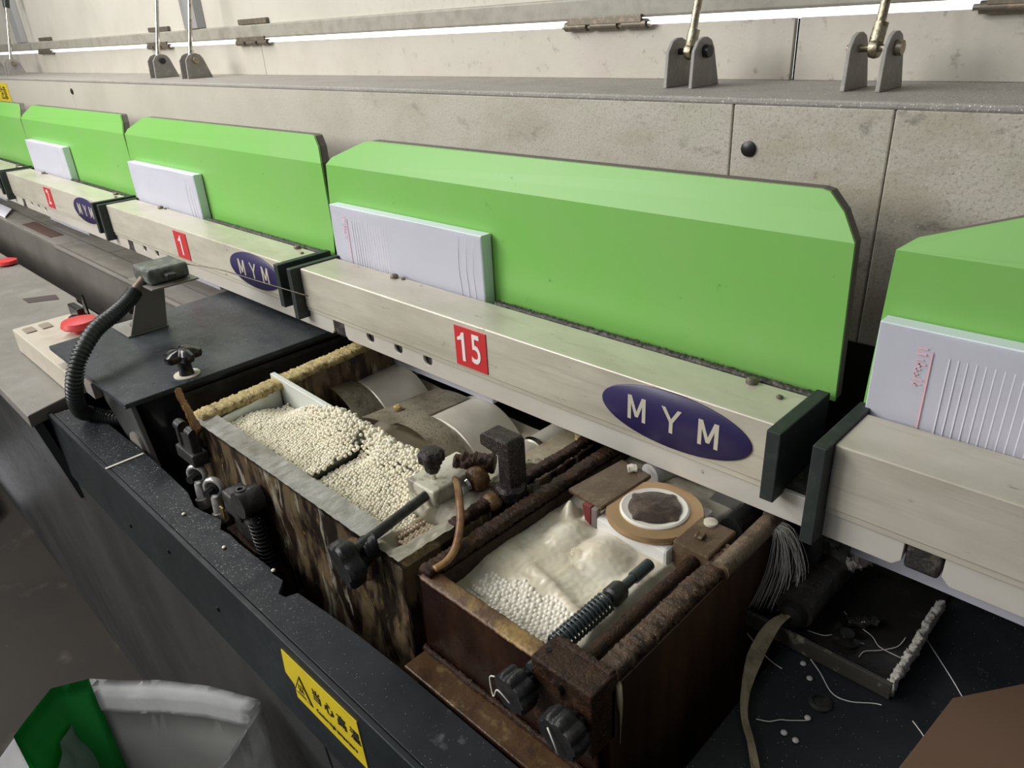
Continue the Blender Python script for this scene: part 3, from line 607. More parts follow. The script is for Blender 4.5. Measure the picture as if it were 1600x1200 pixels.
def hh(x, y):
    z = .9365
    t = max(0, min(1, (x+.77)/.10))
    wall = .384-(x+.842)*.0385
    z += .026*t*math.exp(-((y-wall)/.020)**2)
    z -= .012*math.exp(-(((x+.790)/.03)**2+((y-.375)/.03)**2))
    z -= .013*math.exp(-(((x+.596)/.017)**2+((y-.362)/.012)**2))
    z -= .006*max(0, min(1, (x+.58)/.1))*(1 if y < .36 else 0)
    z += .003*noise.noise(Vector((x*30, y*30, 0)))
    return z
PR = .0021; pts = []; st = .0040
rnd = random.Random(11)
for layer in range(2):
    j = 0; y = .290
    while y < .392:
        x = -.80+(.5 if j % 2 else 0)*st+layer*st*.4
        while x < -.452:
            xl = -.797-(y-.292)*.23
            xx = x+rnd.uniform(-.0008, .0008); yy = y+rnd.uniform(-.0008, .0008)
            wall = .384-(xx+.842)*.0385
            ok = xx > xl+.002
            if yy > wall-.002 and xx < -.745: ok = False
            if yy > wall+.007: ok = False
            if xx > -.500 and yy > .332: ok = False
            z = hh(xx, yy)-layer*.0030+rnd.uniform(-.0006, .0006)
            xb = -.6075-(yy-.29)*.12
            if abs(xx-xb) < .0065 and yy < .374:
                if layer or rnd.random() < .30: ok = False
                z = .9450+rnd.uniform(-.0003, .0008)
            if xx > -.465 and yy < .33: ok = False
            if ok: pts.append((xx, yy, z))
            x += st
        y += st*.87; j += 1
for k in range(230):   # strays heaped on the divider
    x = rnd.uniform(-.75, -.50); wall = .384-(x+.842)*.0385
    y = wall+rnd.gauss(-.002, .005); pts.append((x, y, hh(x, y)+.0025))
pellets('glue_pellets', pts, PR, pellet_m, 'heap of ivory glue pellets filling the front of the tank', (-.62, .33, .93))
pts = [(-.452+i*.0037+(.5*.0037 if j % 2 else 0)+rnd.uniform(-.0004, .0004), .291+j*.0032, .9405+.002*sin(i*.9)+rnd.uniform(-.0005, .0005)) for i in range(5) for j in range(11)]
pts += [(-.464+i*.0038, .294+j*.0036, .942+rnd.uniform(-.0006, .0006)) for i in range(3) for j in range(9)]
pellets('tan_pellets', pts, PR, pellettan_m, 'small pocket of tan pellets in the front right corner of the tank', (-.45, .305, .94))

# ------------------------------------------------------------------ right glue tank
rt = thing('melted_glue_tank', 'rust-brown open glue tank holding frothy cream melted glue', 'tank', (-.305, .43, .72))
mesh_obj('front_wall', MB().sheet(lambda u, v: Vector((-.400+u*.188, .2690+.0016*noise.noise(Vector((u*9, v*7, 3))), .70+v*.247)), 60, 50, thick=-.013), rustwall_m, rt)
mesh_obj('front_lip', MB().crusty((-.396, .2755, .9468), (-.262, .2755, .9468), .0155, .004, .0009, 80, 4), M('yellow_brown_lip', (.10, .05, .025), .32, layers=[('noise', (.34, .22, .07), 24, .50, .64, .9, (1, 1, 1), (-.385, -.33)), ('noise', (.38, .36, .28), 14, .6, .7, .7)], bump=(200, .6)), rt, label='yellow-brown front lip')
mesh_obj('left_wall', MB().box(-.402, -.386, .270, .62, .70, .945, .001), rust_m, rt)
mesh_obj('left_lip', MB().crusty((-.394, .272, .950), (-.394, .62, .950), .015, .009, .0020, 130, 11), rust_m, rt)
mesh_obj('right_wall', MB().box(-.226, -.212, .283, .62, .66, .944, .001), streak_m, rt, label='brown streaked outer side')
mesh_obj('right_lip', MB().crusty((-.222, .290, .948), (-.222, .46, .948), .017, .010, .0024, 130, 17), M('crystalline_rust_lip', (.085, .045, .022), .35, layers=[('noise', (.03, .018, .012), 90, .45, .6, .8), ('noise', (.30, .19, .08), 60, .58, .7, .6), ('voro', (.8, .65, .5), 480, .18, .06, .9)], bump=(300, 1)), rt)
mesh_obj('rust_pipe', MB().cyl((-.2165, .43, .949), (-.2165, .525, .949), .0085).cyl((-.2165, .52, .949), (-.2165, .53, .949), .010), M('grey_rust_pipe', (.20, .15, .10), .35, .2, layers=[('noise', (.07, .04, .025), 60, .5, .62, .8)], bump=(200, .8)), rt)
mesh_obj('rear_wall', MB().box(-.40, -.21, .60, .62, .66, .94), rust_m, rt)
mesh_obj('front_corner_block', MB().box(-.266, -.212, .262, .2885, .895, .9565, .0015), rust_m, rt)
mesh_obj('block_crust', MB().crusty((-.262, .287, .9555), (-.214, .287, .9555), .006, .004, .0012, 40, 21), rust_m, rt)
mesh_obj('block_hole', MB().cyl((-.2595, .274, .9562), (-.2595, .274, .9570), .0022, n=12), inner_m, rt)
mesh_obj('foot_flange', MB().box(-.40, -.14, .243, .268, .860, .866, .0012), M('stained_brown_flange', (.085, .045, .02), .28, layers=[('noise', (.36, .28, .12), 16, .56, .68, .8), ('noise', (.03, .015, .01), 40, .5, .62, .7)], bump=(70, .5)), rt)
mesh_obj('flange_edge', MB().crusty((-.40, .2665, .869), (-.15, .2665, .869), .004, .006, .001, 80, 6), rust_m, rt)
mesh_obj('glue_drip', MB().prism([(-.2115, .944), (-.2115, .930), (-.2118, .905)], 'x', 0, 0) if False else MB().tube([(-.2110, .290, .945), (-.2108, .291, .93), (-.2108, .2925, .915), (-.211, .2925, .885)], [.004, .0045, .002, .0008], 8, flat=.5), tape_m, rt)
# froth
def froth(x, y):
    z = .9335
    u = lambda cx, cy, sx, sy, h: h*math.exp(-(((x-cx)/sx)**2+((y-cy)/sy)**2))
    dm = lambda cx, cy, sx, sy, h: h*max(0, 1-((x-cx)/sx)**2-((y-cy)/sy)**2)**1.15
    z += max(dm(-.3500, .4030, .0230, .026, .0095), dm(-.3090, .4000, .0280, .030, .0105))+u(-.368, .425, .007, .008, .018)+u(-.350, .432, .005, .006, .016)+u(-.330, .428, .01, .01, .004)
    z += u(-.315, .345-(x+.33)*.25, .05, .006, .0030)+.0030*noise.noise(Vector((x*32, y*36, 1)))+.0006*noise.noise(Vector((x*240, y*240, 1)))
    z -= .006*max(0, min(1, (.335-y)/.03))
    z -= .010*max(0, min(1, (x+.262)/.01))
    return z
mesh_obj('melted_glue', MB().sheet(lambda u, v: Vector((-.388+u*.166, .281+v*.30, froth(-.388+u*.166, .281+v*.30))), 110, 170), glue_m, rt, label='frothy cream melted glue')
pts = []
for i in range(26):
    for j in range(13):
        x = -.372+i*.0044+(.0022 if j % 2 else 0)+rnd.uniform(-.0008, .0008); y = .289+j*.0040+rnd.uniform(-.0008, .0008)
        if x > -.272 or y > .335+.002*sin(x*200) - abs(x+.31)*.15: continue
        pts.append((x, y, froth(x, y)-.0010+rnd.uniform(-.0010, .0006)))
pellets('floating_pellets', pts, .0026, pelletw_m, 'swollen white pellets afloat at the front of the melted glue', (-.32, .31, .93), 2)
for i, (bx, by, br, lb) in enumerate([(-.3270, .3830, .0062, 'larger clear bubble on the melted glue between two froth lumps'), (-.3165, .3735, .0048, 'smaller clear bubble just in front of the larger one')]):
    single('glue_bubble', MB().ball((bx, by, froth(bx, by)+.0015), br, 3, (1, 1, .75)), M('clear_bubble_film', (.9, .88, .8), .03, trans=1., alpha=.45), lb, 'bubble', (bx, by, froth(bx, by)), 'bubbles on the glue')
# rods
mesh_obj('spring_rod', MB().cyl((-.2675, .262, .943), (-.2675, .407, .943), .0040).cyl((-.2675, .385, .943), (-.2675, .407, .943), .0052), springw_m, rt)
mesh_obj('rod_collar', MB().lathe([(.0065, 0), (.0085, .002), (.0085, .013), (.0070, .016)], (-.2675, .353, .943), (0, 1, 0), 20), darkmetal_m, rt)
sp = [(-.2675+.0078*cos(k*pi/5), .289+k*.00041, .943+.0078*sin(k*pi/5)) for k in range(150)]
mesh_obj('rod_spring', MB().tube(sp, .00115, 6), springw_m, rt)
mesh_obj('long_rod', MB().cyl((-.2415, .258, .944), (-.2415, .440, .944), .0062), rust_m, rt)
mesh_obj('bearing_block', MB().box(-.262, -.228, .432, .477, .905, .9555, .0018), brownplate_m, rt)
mesh_obj('block_bolt', MB().crusty((-.250, .449, .957), (-.243, .449, .957), .007, .005, .0012, 8, 5), brownplate_m, rt)
mesh_obj('block_washer', MB().lathe([(.006, 0), (.006, .002), (.004, .003)], (-.250, .472, .9555), (0, 0, 1), 16), creamrim_m, rt)
# wheel and its housing
mesh_obj('wheel_housing', MB().prism([(-.338, .424), (-.262, .424), (-.262, .50), (-.338, .50)], 'z', .88, .948, .003), white2_m, rt, label='white enamelled housing under the wheel')
wh = mesh_obj('wheel_flange', MB().lathe([(.040, 0), (.043, .001), (.0435, .003), (.043, .005), (.0425, .0068), (.030, .0068)], (-.2985, .459, .9485), (0, 0, 1), 72), tan_m, rt, label='tan metal wheel flange')
mesh_obj('wheel_ring', MB().lathe([(.0308, 0), (.0308, .0014), (.0290, .0024), (.0240, .0012)], (-.2985, .459, .9550), (0, 0, 1), 64), ringw_m, wh)
mesh_obj('wheel_hub', MB().lathe([(.0235, 0), (.0230, .0018), (.016, .0035), (.008, .0025), (.003, .0035)], (-.2985, .459, .9560), (0, 0, 1), 64, rf=lambda a: 1+.16*max(0, cos(4*a+.6))**6), hub_m, wh)
mesh_obj('housing_cone', MB().lathe([(.012, 0), (.026, .055)], (-.2985, .459, .90), (0, 0, 1), 32), white2_m, rt)
mesh_obj('burnt_plate', MB().prism([(-.376, .432), (-.334, .428), (-.330, .500), (-.368, .505)], 'z', .9525, .9570, .0012), brownplate_m, rt)
mesh_obj('plate_crust', MB().crusty((-.352, .492, .959), (-.345, .498, .959), .010, .005, .0015, 8, 5), creamrim_m, rt)
mesh_obj('red_wedge', MB().prism([(-.353, .955), (-.343, .955), (-.343, .928), (-.349, .934)], 'y', .424, .431, .0006), M('dark_red_paint', (.16, .02, .02), .35), rt)
mesh_obj('grey_wedge', MB().prism([(-.342, .955), (-.336, .955), (-.336, .925), (-.342, .928)], 'y', .4235, .430, .0006), M('grey_wedge_metal', (.25, .21, .20), .35, .4), rt)
mesh_obj('rear_pipe', MB().cyl((-.245, .50, .935), (-.245, .58, .935), .011), darkmetal_m, rt)
mesh_obj('rear_pipe', MB().cyl((-.345, .52, .94), (-.325, .60, .94), .012), white2_m, rt)
mesh_obj('rear_drum', MB().cyl((-.262, .53, .925), (-.262, .60, .925), .024, n=28), M('grey_rear_drum', (.20, .20, .19), .3, .3), rt)
for lb, c, ax, rad in (('black control knob on the glue tank front, left of two', (-.2685, .262, .932), (-.05, -1, -.05), .0165), ('black control knob at the corner of the glue tank, right of two', (-.2250, .262, .9260), (-.02, -1, -.08), .0180)):
    kn = mesh_obj('control_knob', MB().lathe([(rad*.55, 0), (rad*.6, .004), (rad*.96, .006), (rad, .008), (rad, .018), (rad*.9, .0205)], c, ax, 60, rf=lobed(9, .12)), gluedplastic_m, rt, label=lb)
    mesh_obj('knob_shaft', MB().cyl(Vector(c)+Vector((0, .012, 0)), c, .006), darkmetal_m, kn)
single('glue_thread', MB().tube(smooth_path([(-.2805, .2405, .943), (-.2860, .2405, .938), (-.2815, .2385, .925), (-.2775, .2385, .934), (-.2720, .2385, .934), (-.2660, .2395, .929)], 6), .0006, 6), string_m, 'bent white glue thread stuck on the left control knob', 'thread', (-.28, .24, .93))
single('glue_thread', MB().tube([(-.2310, .2395, .9340), (-.2250, .2385, .9255), (-.2215, .2385, .917)], .0007, 6), string_m, 'straight white glue thread stuck on the right control knob', 'thread', (-.225, .239, .926))
single('amber_glue_strip', MB().tube(smooth_path([(-.470, .372, .962), (-.452, .362, .967), (-.430, .345, .968), (-.408, .326, .964), (-.392, .306, .9585), (-.385, .290, .957), (-.386, .277, .956)], 6), .0036, 10, flat=.6), amber_m,
       'hardened amber glue strip hanging over the wall between the two tanks', 'strip', (-.42, .33, .95))

# ------------------------------------------------------------------ black cover box
cb = thing('roller_cover_box', 'black cover box with a flat dusty lid left of the pellet tank', 'cover', (-1.07, .40, .70))
mesh_obj('lid_plate', MB().prism([(-1.222, .227), (-.920, .227), (-.920, .60), (-1.245, .60)], 'z', .943, .950, .0012), lidblk_m, cb)
mesh_obj('box_body', MB().prism([(-1.08, .250), (-.97, .250), (-.945, .276), (-.935, .30), (-.935, .62), (-1.20, .62), (-1.20, .30)], 'z', .70, .9425, .0015), plastic_m, cb)
mesh_obj('nose_plate', MB().prism([(-1.10, .9425), (-.968, .9425), (-.930, .845), (-.985, .83), (-1.07, .90)], 'y', .243, .2495, .001), M('brushed_dark_nose', (.10, .10, .098), .35, .3, layers=[('voro', (.6, .6, .6), 300, .12, .05, .8), ('noise', (.05, .05, .05), 30, .5, .7, .6)]), cb, label='dull grey nose plate')
mesh_obj('nose_disc', MB().lathe([(.022, 0), (.022, .003)], (-.975, .2425, .862), (0, -1, 0), 28), table_m, cb)
mesh_obj('side_rail', MB().box(-.9345, -.930, .30, .62, .925, .932, .001), darkmetal_m, cb)
mesh_obj('pull_tab', MB().box(-1.11, -1.075, .232, .243, .905, .93, .001), table_m, cb)
def star(cx, cy, lb, k):
    t = mesh_obj('star_knob', MB().lathe([(.016, 0), (.024, .002), (.0255, .006), (.0245, .011), (.017, .0145), (.006, .016)], (cx, cy, .972), (0, 0, 1), 60, rf=lobed(5, .34)), plastic_m, cb, label=lb)
    mesh_obj('washer', MB().lathe([(.017, 0), (.017, .0015)], (cx, cy, .950), (0, 0, 1), 28), creamrim_m, t)
    mesh_obj('knob_neck', MB().lathe([(.010, 0), (.0085, .006), (.0085, .016), (.012, .022)], (cx, cy, .9515), (0, 0, 1), 24), plastic_m, t)
star(-.945, .318, 'glossy black star knob near the right corner of the cover lid', 0)
star(-1.195, .362, 'black star knob behind the hose on the far side of the cover lid', 1)
br = thing('sensor_bracket', 'grey angle bracket bolted to the cover lid, carrying the sensor plug', 'bracket', (-1.16, .35, .95))
mesh_obj('base_plate', MB().box(-1.225, -1.150, .318, .380, .9502, .953, .001), table_m, br)
mesh_obj('upright_plate', MB().prism([(.322, .953), (.378, .953), (.392, 1.032), (.355, 1.032)], 'x', -1.1535, -1.1500, .0008), wallface_m, br)
mesh_obj('top_plate', MB().box(-1.165, -1.075, .345, .415, 1.032, 1.0345, .0008), wallface_m, br)
mesh_obj('bracket_bolt', MB().lathe([(.009, 0), (.009, .004), (.005, .007)], (-1.19, .345, .953), (0, 0, 1), 6), hinge_m, br)
pg = thing('sensor_plug', 'dusty dark sensor block on top of the angle bracket', 'sensor', (-1.12, .38, 1.035))
mesh_obj('sensor_body', MB().box(-1.150, -1.090, .350, .410, 1.035, 1.058, .005, seg=3), M('dusty_dark_sensor', (.07, .08, .07), .45, layers=[('noise', (.20, .20, .17), 60, .48, .62, .8)], bump=(100, .5)), pg)
mesh_obj('sensor_clip', MB().box(-1.157, -1.150, .36, .40, 1.040, 1.053, .002).box(-1.088, -1.074, .37, .385, 1.042, 1.050, .002), darkmetal_m, pg)
mesh_obj('sensor_lead', MB().tube(smooth_path([(-1.10, .41, 1.052), (-1.04, .43, 1.050), (-.97, .46, 1.035), (-.90, .49, 1.02)], 6), .0008, 6), hinge_m, pg)
path = smooth_path([(-1.118, .352, 1.040), (-1.115, .338, 1.030), (-1.108, .322, 1.020), (-1.095, .295, 1.010), (-1.070, .258, 1.003), (-1.045, .226, .985), (-1.040, .210, .960), (-1.055, .205, .925), (-1.083, .212, .893), (-1.092, .224, .880), (-1.075, .238, .874), (-1.045, .255, .874)], 26)
rr = [.0098+.0016*sin(i*2*pi/4.0) for i in range(len(path))]
hs = thing('corrugated_hose', 'black corrugated hose curving from the sensor down past the cover lid', 'hose', (-1.08, .25, .95))
mesh_obj('hose_cuff', MB().tube(path[:34], .0075, 14), hinge_m, hs)
mesh_obj('hose_tube', MB().tube(path[30:], rr[30:], 16), hose_m, hs)

# ------------------------------------------------------------------ control box on the table
ctl = thing('control_box', 'beige switch box with a red stop button beside the cover lid', 'control box', (-1.33, .29, .88))
mesh_obj('box_shell', MB().prism([(-1.445, .225), (-1.165, .225), (-1.165, .345), (-1.445, .345)], 'z', .882, .9235, .002), beige_m, ctl)
bt = mesh_obj('stop_button', MB().lathe([(.012, 0), (.012, .008), (.026, .010), (.029, .014), (.026, .021), (.012, .024)], (-1.325, .300, .9235), (0, 0, 1), 32), redbtn_m, ctl, label='red mushroom stop button')
mesh_obj('selector_switch', MB().lathe([(.016, 0), (.015, .010)], (-1.385, .315, .9235), (0, 0, 1), 20).box(-1.41, -1.36, .310, .322, .93, .952, .002), plastic_m, ctl)
for y in (.243, .268): mesh_obj('push_button', MB().box(-1.425, -1.395, y-.008, y+.008, .9235, .9255, .001), M('dark_beige_button', (.27, .22, .17), .5), ctl)
mesh_obj('orange_mark', MB().box(-1.17, -1.07, .2385, .2415, .932, .939, .0005), orange_m, ctl, label='orange stripe')
mesh_obj('black_flap', MB().prism([(-1.43, .924), (-1.40, .924), (-1.405, .962)], 'y', .335, .338, .0005), plastic_m, ctl)
single('red_button', MB().lathe([(.010, 0), (.022, .004), (.022, .012), (.010, .016)], (-2.12, .372, .880), (0, 0, 1), 24), redbtn_m, 'small red button at the left edge on the grey table', 'button', (-2.12, .372, .88))

# ------------------------------------------------------------------ right-hand tray and plate
bp = thing('machine_bed_plate', 'black dusty bed plate at lower right beneath the glue tray', 'plate', (0, .5, .85))
mesh_obj('bed_plate', MB().prism([(-.176, .243), (.45, .243), (.45, .75), (-.205, .75), (-.205, .52), (-.176, .47)], 'z', .852, .860, .0012), cabtop_m, bp)
for x, y in ((-.128, .440),):
    mesh_obj('bed_bolt', MB().lathe([(.009, 0), (.009, .002), (.006, .003), (.006, .001)], (x, y, .860), (0, 0, 1), 18), darkmetal_m, bp)
tr = thing('glue_drip_tray', 'shallow black glue drip tray strung with white glue threads', 'tray', (-.16, .54, .861))
mesh_obj('tray_floor', MB().box(-.232, -.091, .481, .64, .861, .8635, .0006), tray_m, tr)
mesh_obj('front_lip', MB().box(-.232, -.090, .477, .481, .861, .8765, .0008), traylip_m, tr)
mesh_obj('side_lip', MB().crusty((-.0915, .478, .871), (-.0915, .60, .872), .006, .013, .0035, 90, 31), web_m, tr, label='tray side coated with frosted white glue')
mesh_obj('tray_nozzle', MB().lathe([(.010, 0), (.011, .004), (.006, .005), (.006, .010)], (-.138, .512, .8635), (0, 0, 1), 20).crusty((-.145, .53, .868), (-.125, .545, .870), .010, .008, .003, 14, 3), tray_m, tr)
tb = thing('dark_roller_tube', 'dark speckled tube lying over the drip tray beneath the clamps', 'tube', (-.178, .53, .885))
mesh_obj('tube_body', MB().cyl((-.176, .490, .889), (-.176, .600, .889), .0155, n=28), rust_m if False else M('speckled_black_tube', (.03, .027, .024), .35, layers=[('voro', (.6, .55, .45), 420, .15, .06, .9), ('noise', (.12, .10, .07), 50, .55, .68, .7)], bump=(120, .6)), tb)
mesh_obj('tube_end', MB().lathe([(.012, 0), (.010, .008), (.005, .012)], (-.176, .490, .889), (0, -1, 0), 20), inner_m, tb)
mesh_obj('glue_skin', MB().crusty((-.166, .565, .900), (-.158, .59, .895), .016, .010, .005, 20, 14), web_m, tb)
fr = thing('dark_side_bracket', 'dark grimy bracket in the shadow under the gap between two clamps', 'bracket', (-.19, .6, .86))
mesh_obj('bracket_block', MB().box(-.215, -.165, .56, .61, .865, .925, .004).crusty((-.205, .56, .925), (-.170, .56, .925), .012, .012, .004, 30, 12), M('grimy_dark_block', (.05, .05, .042), .4, layers=[('noise', (.16, .16, .12), 50, .52, .66, .7)], bump=(90, .8)), fr)
mesh_obj('bracket_post', MB().cyl((-.19, .545, .86), (-.19, .545, .935), .010), darkmetal_m, fr)
def ribbon(pts, ws, mat, name, label):
    P_ = smooth_path(pts, 8); n = len(P_); b = MB()
    def fn(u, v):
        i = min(n-1, int(round(u*(n-1)))); p = P_[i]; d = (P_[min(i+1, n-1)]-P_[max(i-1, 0)]).normalized()
        a = d.cross(Vector((.25*sin(u*7), .25*cos(u*5), 1))).normalized()
        k = u*(len(ws)-1); j = min(len(ws)-2, int(k)); wv = ws[j]+(ws[j+1]-ws[j])*(k-j)
        return p+a*wv*(v-.5)+Vector((0, 0, .0012*sin(v*5+u*11)))
    b.sheet(fn, n-1, 4, thick=.0012)
    return single(name, b, mat, label, 'ribbon', tuple(P_[n//2]))
ribbon([(-.177, .480, .893), (-.181, .466, .890), (-.182, .450, .884), (-.180, .430, .878), (-.173, .405, .872), (-.163, .385, .868), (-.150, .370, .866), (-.140, .357, .865), (-.130, .345, .863), (-.112, .33, .862)],
       [.007, .010, .012, .012, .007, .005, .005, .006, .007, .008], tape_m, 'glue_ribbon', 'long tan ribbon of dried glue hanging from the dark tube')
st_ = MB(); rnd2 = random.Random(2)
for k in range(70):
    a = rnd2.random(); e = rnd2.random()
    p0 = Vector((-.2135+rnd2.uniform(-.002, .002), .505+.012*a, .951)); p3 = Vector((-.212+.030*e, .478+.030*a+.02*e, .877+rnd2.uniform(0, .004)))
    p1 = p0.lerp(p3, .33)+Vector((.006, .004, .018)); p2 = p0.lerp(p3, .7)+Vector((.006+.004*e, .004, .012))
    st_.tube(smooth_path([p0, p1, p2, p3], 4), .00022, 4)
single('glue_strands', st_, string_m, 'veil of fine white glue strands falling from the rusty pipe to the tray', 'strands', (-.2, .5, .9), kind='stuff')
for (pp, lb) in [([(-.150, .470, .868), (-.140, .468, .861), (-.125, .455, .861), (-.112, .456, .861), (-.098, .466, .861), (-.092, .468, .862)], 'white thread curling along the front of the drip tray'),
                 ([(-.205, .468, .862), (-.180, .455, .861), (-.165, .452, .861)], 'white thread at the left end below the drip tray'),
                 ([(-.070, .470, .8605), (-.060, .462, .8606), (-.055, .455, .8605), (-.045, .452, .8605), (-.030, .452, .8605)], 'thread tangle lying right of the drip tray'),
                 ([(-.088, .56, .8605), (-.06, .53, .8605), (-.035, .50, .8605)], 'long faint thread crossing the bed plate towards the cardboard')]:
    single('loose_thread', MB().tube(smooth_path(pp, 6), .0005, 5), string_m, lb, 'thread', pp[0], 'loose glue threads')
rnd3 = random.Random(21)
for k, (a, b, lb) in enumerate([((-.165, .500), (-.125, .520), 'thread across the floor of the drip tray, nearest the tube'), ((-.150, .545), (-.100, .520), 'thread stretched from the back of the drip tray to its frosted side'),
        ((-.125, .500), (-.100, .545), 'thread slanting over the middle of the drip tray'), ((-.155, .39), (-.13, .42), 'short thread beside the loose pellets'), ((-.045, .455), (-.03, .44), 'knotted white thread near the cardboard')]):
    z0 = .8645 if b[1] > .45 and a[0] < -.09 and a[1] > .48 else .8608
    P4 = [(a[0]+(b[0]-a[0])*t_/4+rnd3.uniform(-.003, .003), a[1]+(b[1]-a[1])*t_/4+rnd3.uniform(-.004, .004), z0+.0006) for t_ in range(5)]
    single('loose_thread', MB().tube(smooth_path(P4, 5), .0004, 5), string_m, lb, 'thread', P4[0], 'loose glue threads')
loose = [((1255, 1037), 0), ((1265, 1060), 0), ((1262, 1122), 0), ((1225, 1145), 0), ((1243, 1157), 0)]
def Ppix(px, py, z):
    d = r_*((px-800)/FPX)-u_*((py-600)/FPX)+F; k = (z-1.35)/d.z; return Vector((0, 0, 1.35))+d*k
locs = [((-.1469, .4302), .860, 'uppermost loose white pellet in front of the drip tray'), ((-.1389, .4257), .860, 'loose white pellet just below the uppermost on the bed plate'),
        ((-.1207, .4006), .860, 'middle loose white pellet on the bed plate'), ((-.1260, .3825), .860, 'left one of the two lowest loose pellets on the bed plate'), ((-.1186, .3837), .860, 'right one of the two lowest loose pellets on the bed plate')]
pix = [(1255, 1037), (1265, 1060), (1262, 1122), (1225, 1145), (1243, 1157)]
for (xy, z, lb), q in zip(locs, pix):
    p = Ppix(q[0], q[1], z+.0012)
    single('loose_pellet', MB().ball((p.x, p.y, z+.0014), .0026, 2, (1, 1, .55)), M('off_white_pellet', (.5, .48, .46), .4), lb, 'pellet', (p.x, p.y, z), 'loose pellets')
for q, lb in (((287, 803), 'leftmost stray white pellet on the black top strip'), ((350, 855), 'middle stray white pellet on the black top strip'), ((427, 891), 'rightmost stray white pellet on the black top strip')):
    p = Ppix(q[0], q[1], .8715)
    single('loose_pellet', MB().ball((p.x, p.y, .8716), .0022, 2, (1, 1, .7)), pellet_m, lb, 'pellet', (p.x, p.y, .87), 'loose pellets')
single('cardboard_sheet', MB().prism([(-.052, .488), (.10, .70), (.3, .62), (.10, .30), (-.062, .392)], 'z', .8805, .8835, .0005), board_m, 'brown cardboard sheet in the lower right corner', 'cardboard', (0, .45, .88))

# ------------------------------------------------------------------ labels
wl = thing('warning_label', 'yellow high-temperature warning label on the black cabinet front', 'label', (-.446, .1855, .83))
mesh_obj('label_sheet', MB().prism([(-.505, .858), (-.388, .860), (-.3845, .806), (-.470, .806), (-.494, .806), (-.494, .822), (-.508, .828)], 'y', .1850, .1857), yellow_m, wl)
def tri(cx, cz, s_): return [(cx-s_, cz-s_*.8), (cx+s_, cz-s_*.8), (cx, cz+s_*.95)]
tb_ = mesh_obj('warning_triangle', MB().prism(tri(-.479, .829, .0155), 'y', .1844, .1850), ink_m, wl)
mesh_obj('triangle_field', MB().prism(tri(-.479, .8287, .0122), 'y', .1840, .1845), yellow_m, tb_)
wv = MB()
for k in (-1, 0, 1): wv.tube([(-.479+k*.0032+.001*sin(i*1.6), .1838, .8235+i*.0016) for i in range(7)], .0004, 4)
wv.box(-.4855, -.4725, .1836, .1841, .8205, .8215)
mesh_obj('heat_symbol', wv, ink_m, tb_)
mesh_obj('label_characters', text_mesh('当 心 高 温', .0150, .0002, face_y(-.4235, .1846, .8375), 1., .0001), ink_m, wl, label='black characters 当心高温')
mesh_obj('label_small_text', text_mesh('Caution high temperature', .0062, .0002, face_y(-.427, .1846, .8185), .95), ink_m, wl, label='small line of black English print')
yl = thing('hood_label', 'yellow label on the hood at the upper left edge', 'label', (-3.07, .6993, 1.225))
mesh_obj('label_sheet', MB().box(-3.20, -3.00, .6985, .6995, 1.19, 1.256), yellow_m, yl)
mesh_obj('label_characters', text_mesh('注意', .045, .0003, face_y(-3.065, .698, 1.222), .9), ink_m, yl)

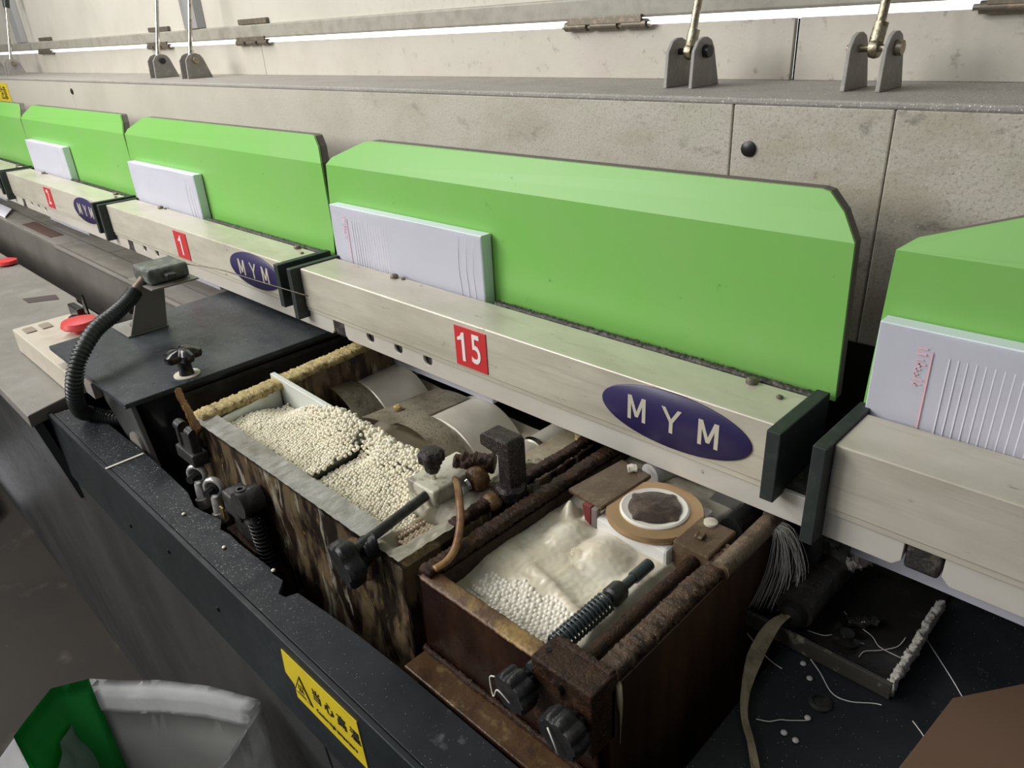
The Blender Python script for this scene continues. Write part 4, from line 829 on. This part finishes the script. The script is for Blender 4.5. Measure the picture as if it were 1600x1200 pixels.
# ------------------------------------------------------------------ sack and papers on the floor
RIM = [(-.584, .180), (-.636, .152), (-.690, .121), (-.722, .095), (-.748, .068), (-.764, .035), (-.748, .006), (-.733, -.010), (-.700, -.038), (-.62, -.06), (-.54, -.045), (-.505, .005), (-.520, .07), (-.550, .130)]
ZR = .735
cx_ = sum(p[0] for p in RIM)/len(RIM); cy_ = sum(p[1] for p in RIM)/len(RIM)
def rimz(i): return ZR+.004*sin(i*1.7)
def strip_of(idx, z0f, z1f, scale0, scale1, nz=14, off=0.):
    def fn(u, v):
        k = u*(len(idx)-1); j = min(len(idx)-2, int(k)); f = k-j
        a = Vector(RIM[idx[j] % 14]); b = Vector(RIM[idx[j+1] % 14]); p = a.lerp(b, f)
        zt = rimz(idx[j])*(1-f)+rimz(idx[j+1])*f
        s_ = scale0+(scale1-scale0)*v
        z = zt+(z0f+(z1f-z0f)*v)
        wob = .010*noise.noise(Vector((p.x*14, p.y*14, z*9)))*min(1, max(0, (zt-z-.03)/.12))
        d = Vector((p.x-cx_, p.y-cy_)); n_ = d.normalized()
        q = Vector((cx_, cy_))+d*s_+n_*(wob-off*min(1, v*3))
        return Vector((q.x, min(q.y, .183), max(z, .002)))
    return MB().sheet(fn, (len(idx)-1)*4, nz, thick=.0006)
bag = thing('woven_sack', 'open white woven sack with a green stripe standing in the lower left corner', 'sack', (cx_, cy_, 0))
mesh_obj('sack_wall', strip_of([7, 8, 9, 10, 11, 12, 13, 14], 0, -ZR, 1, 1.0), bagw_m, bag)
mesh_obj('sack_wall', strip_of([0, 1, 2, 3, 4], 0, -ZR, 1, 1.0), bagw_m, bag)
mesh_obj('green_stripe', strip_of([4, 5, 6, 7], 0, -ZR, 1, 1.0), bagg_m, bag, label='green stripe of the sack')
mesh_obj('sack_lining', strip_of([0, 1, 2, 3, 4], -.030, -ZR+.02, .985, .97, off=.003), bagin_m, bag)
mesh_obj('sack_lining', strip_of([9, 10, 11, 12, 13, 14], -.004, -ZR+.02, .985, .97, off=.003), bagin_m, bag)
mesh_obj('folded_hem', strip_of([0, 1, 2, 3, 4], .0025, -.034, .997, .955, 6, off=.009), bagw_m, bag, label='folded white hem')
mesh_obj('green_inside', strip_of([4, 5, 6, 7], .0025, -.16, .997, .93, 8, off=.004), bagg_m, bag)
mesh_obj('plastic_liner', MB().sheet(lambda u, v: Vector((-.775+u*.075+v*.045+.008*noise.noise(Vector((u*6, v*8, 1))), .055-u*.07+v*.01+.010*noise.noise(Vector((u*6, v*8, 5))), .685-v*.30+.02*sin(u*4)-.05*u*(1-v))), 24, 24, thick=.0006), liner_m, bag, label='pale green plastic liner')
single('floor_paper', MB().prism([(-2.95, -.05), (-2.52, .12), (-2.60, .19), (-2.9, .205), (-3.1, .1)], 'z', .001, .03, .002), paper_m, 'white paper bundle on the floor at the left edge', 'paper', (-2.8, .1, 0))
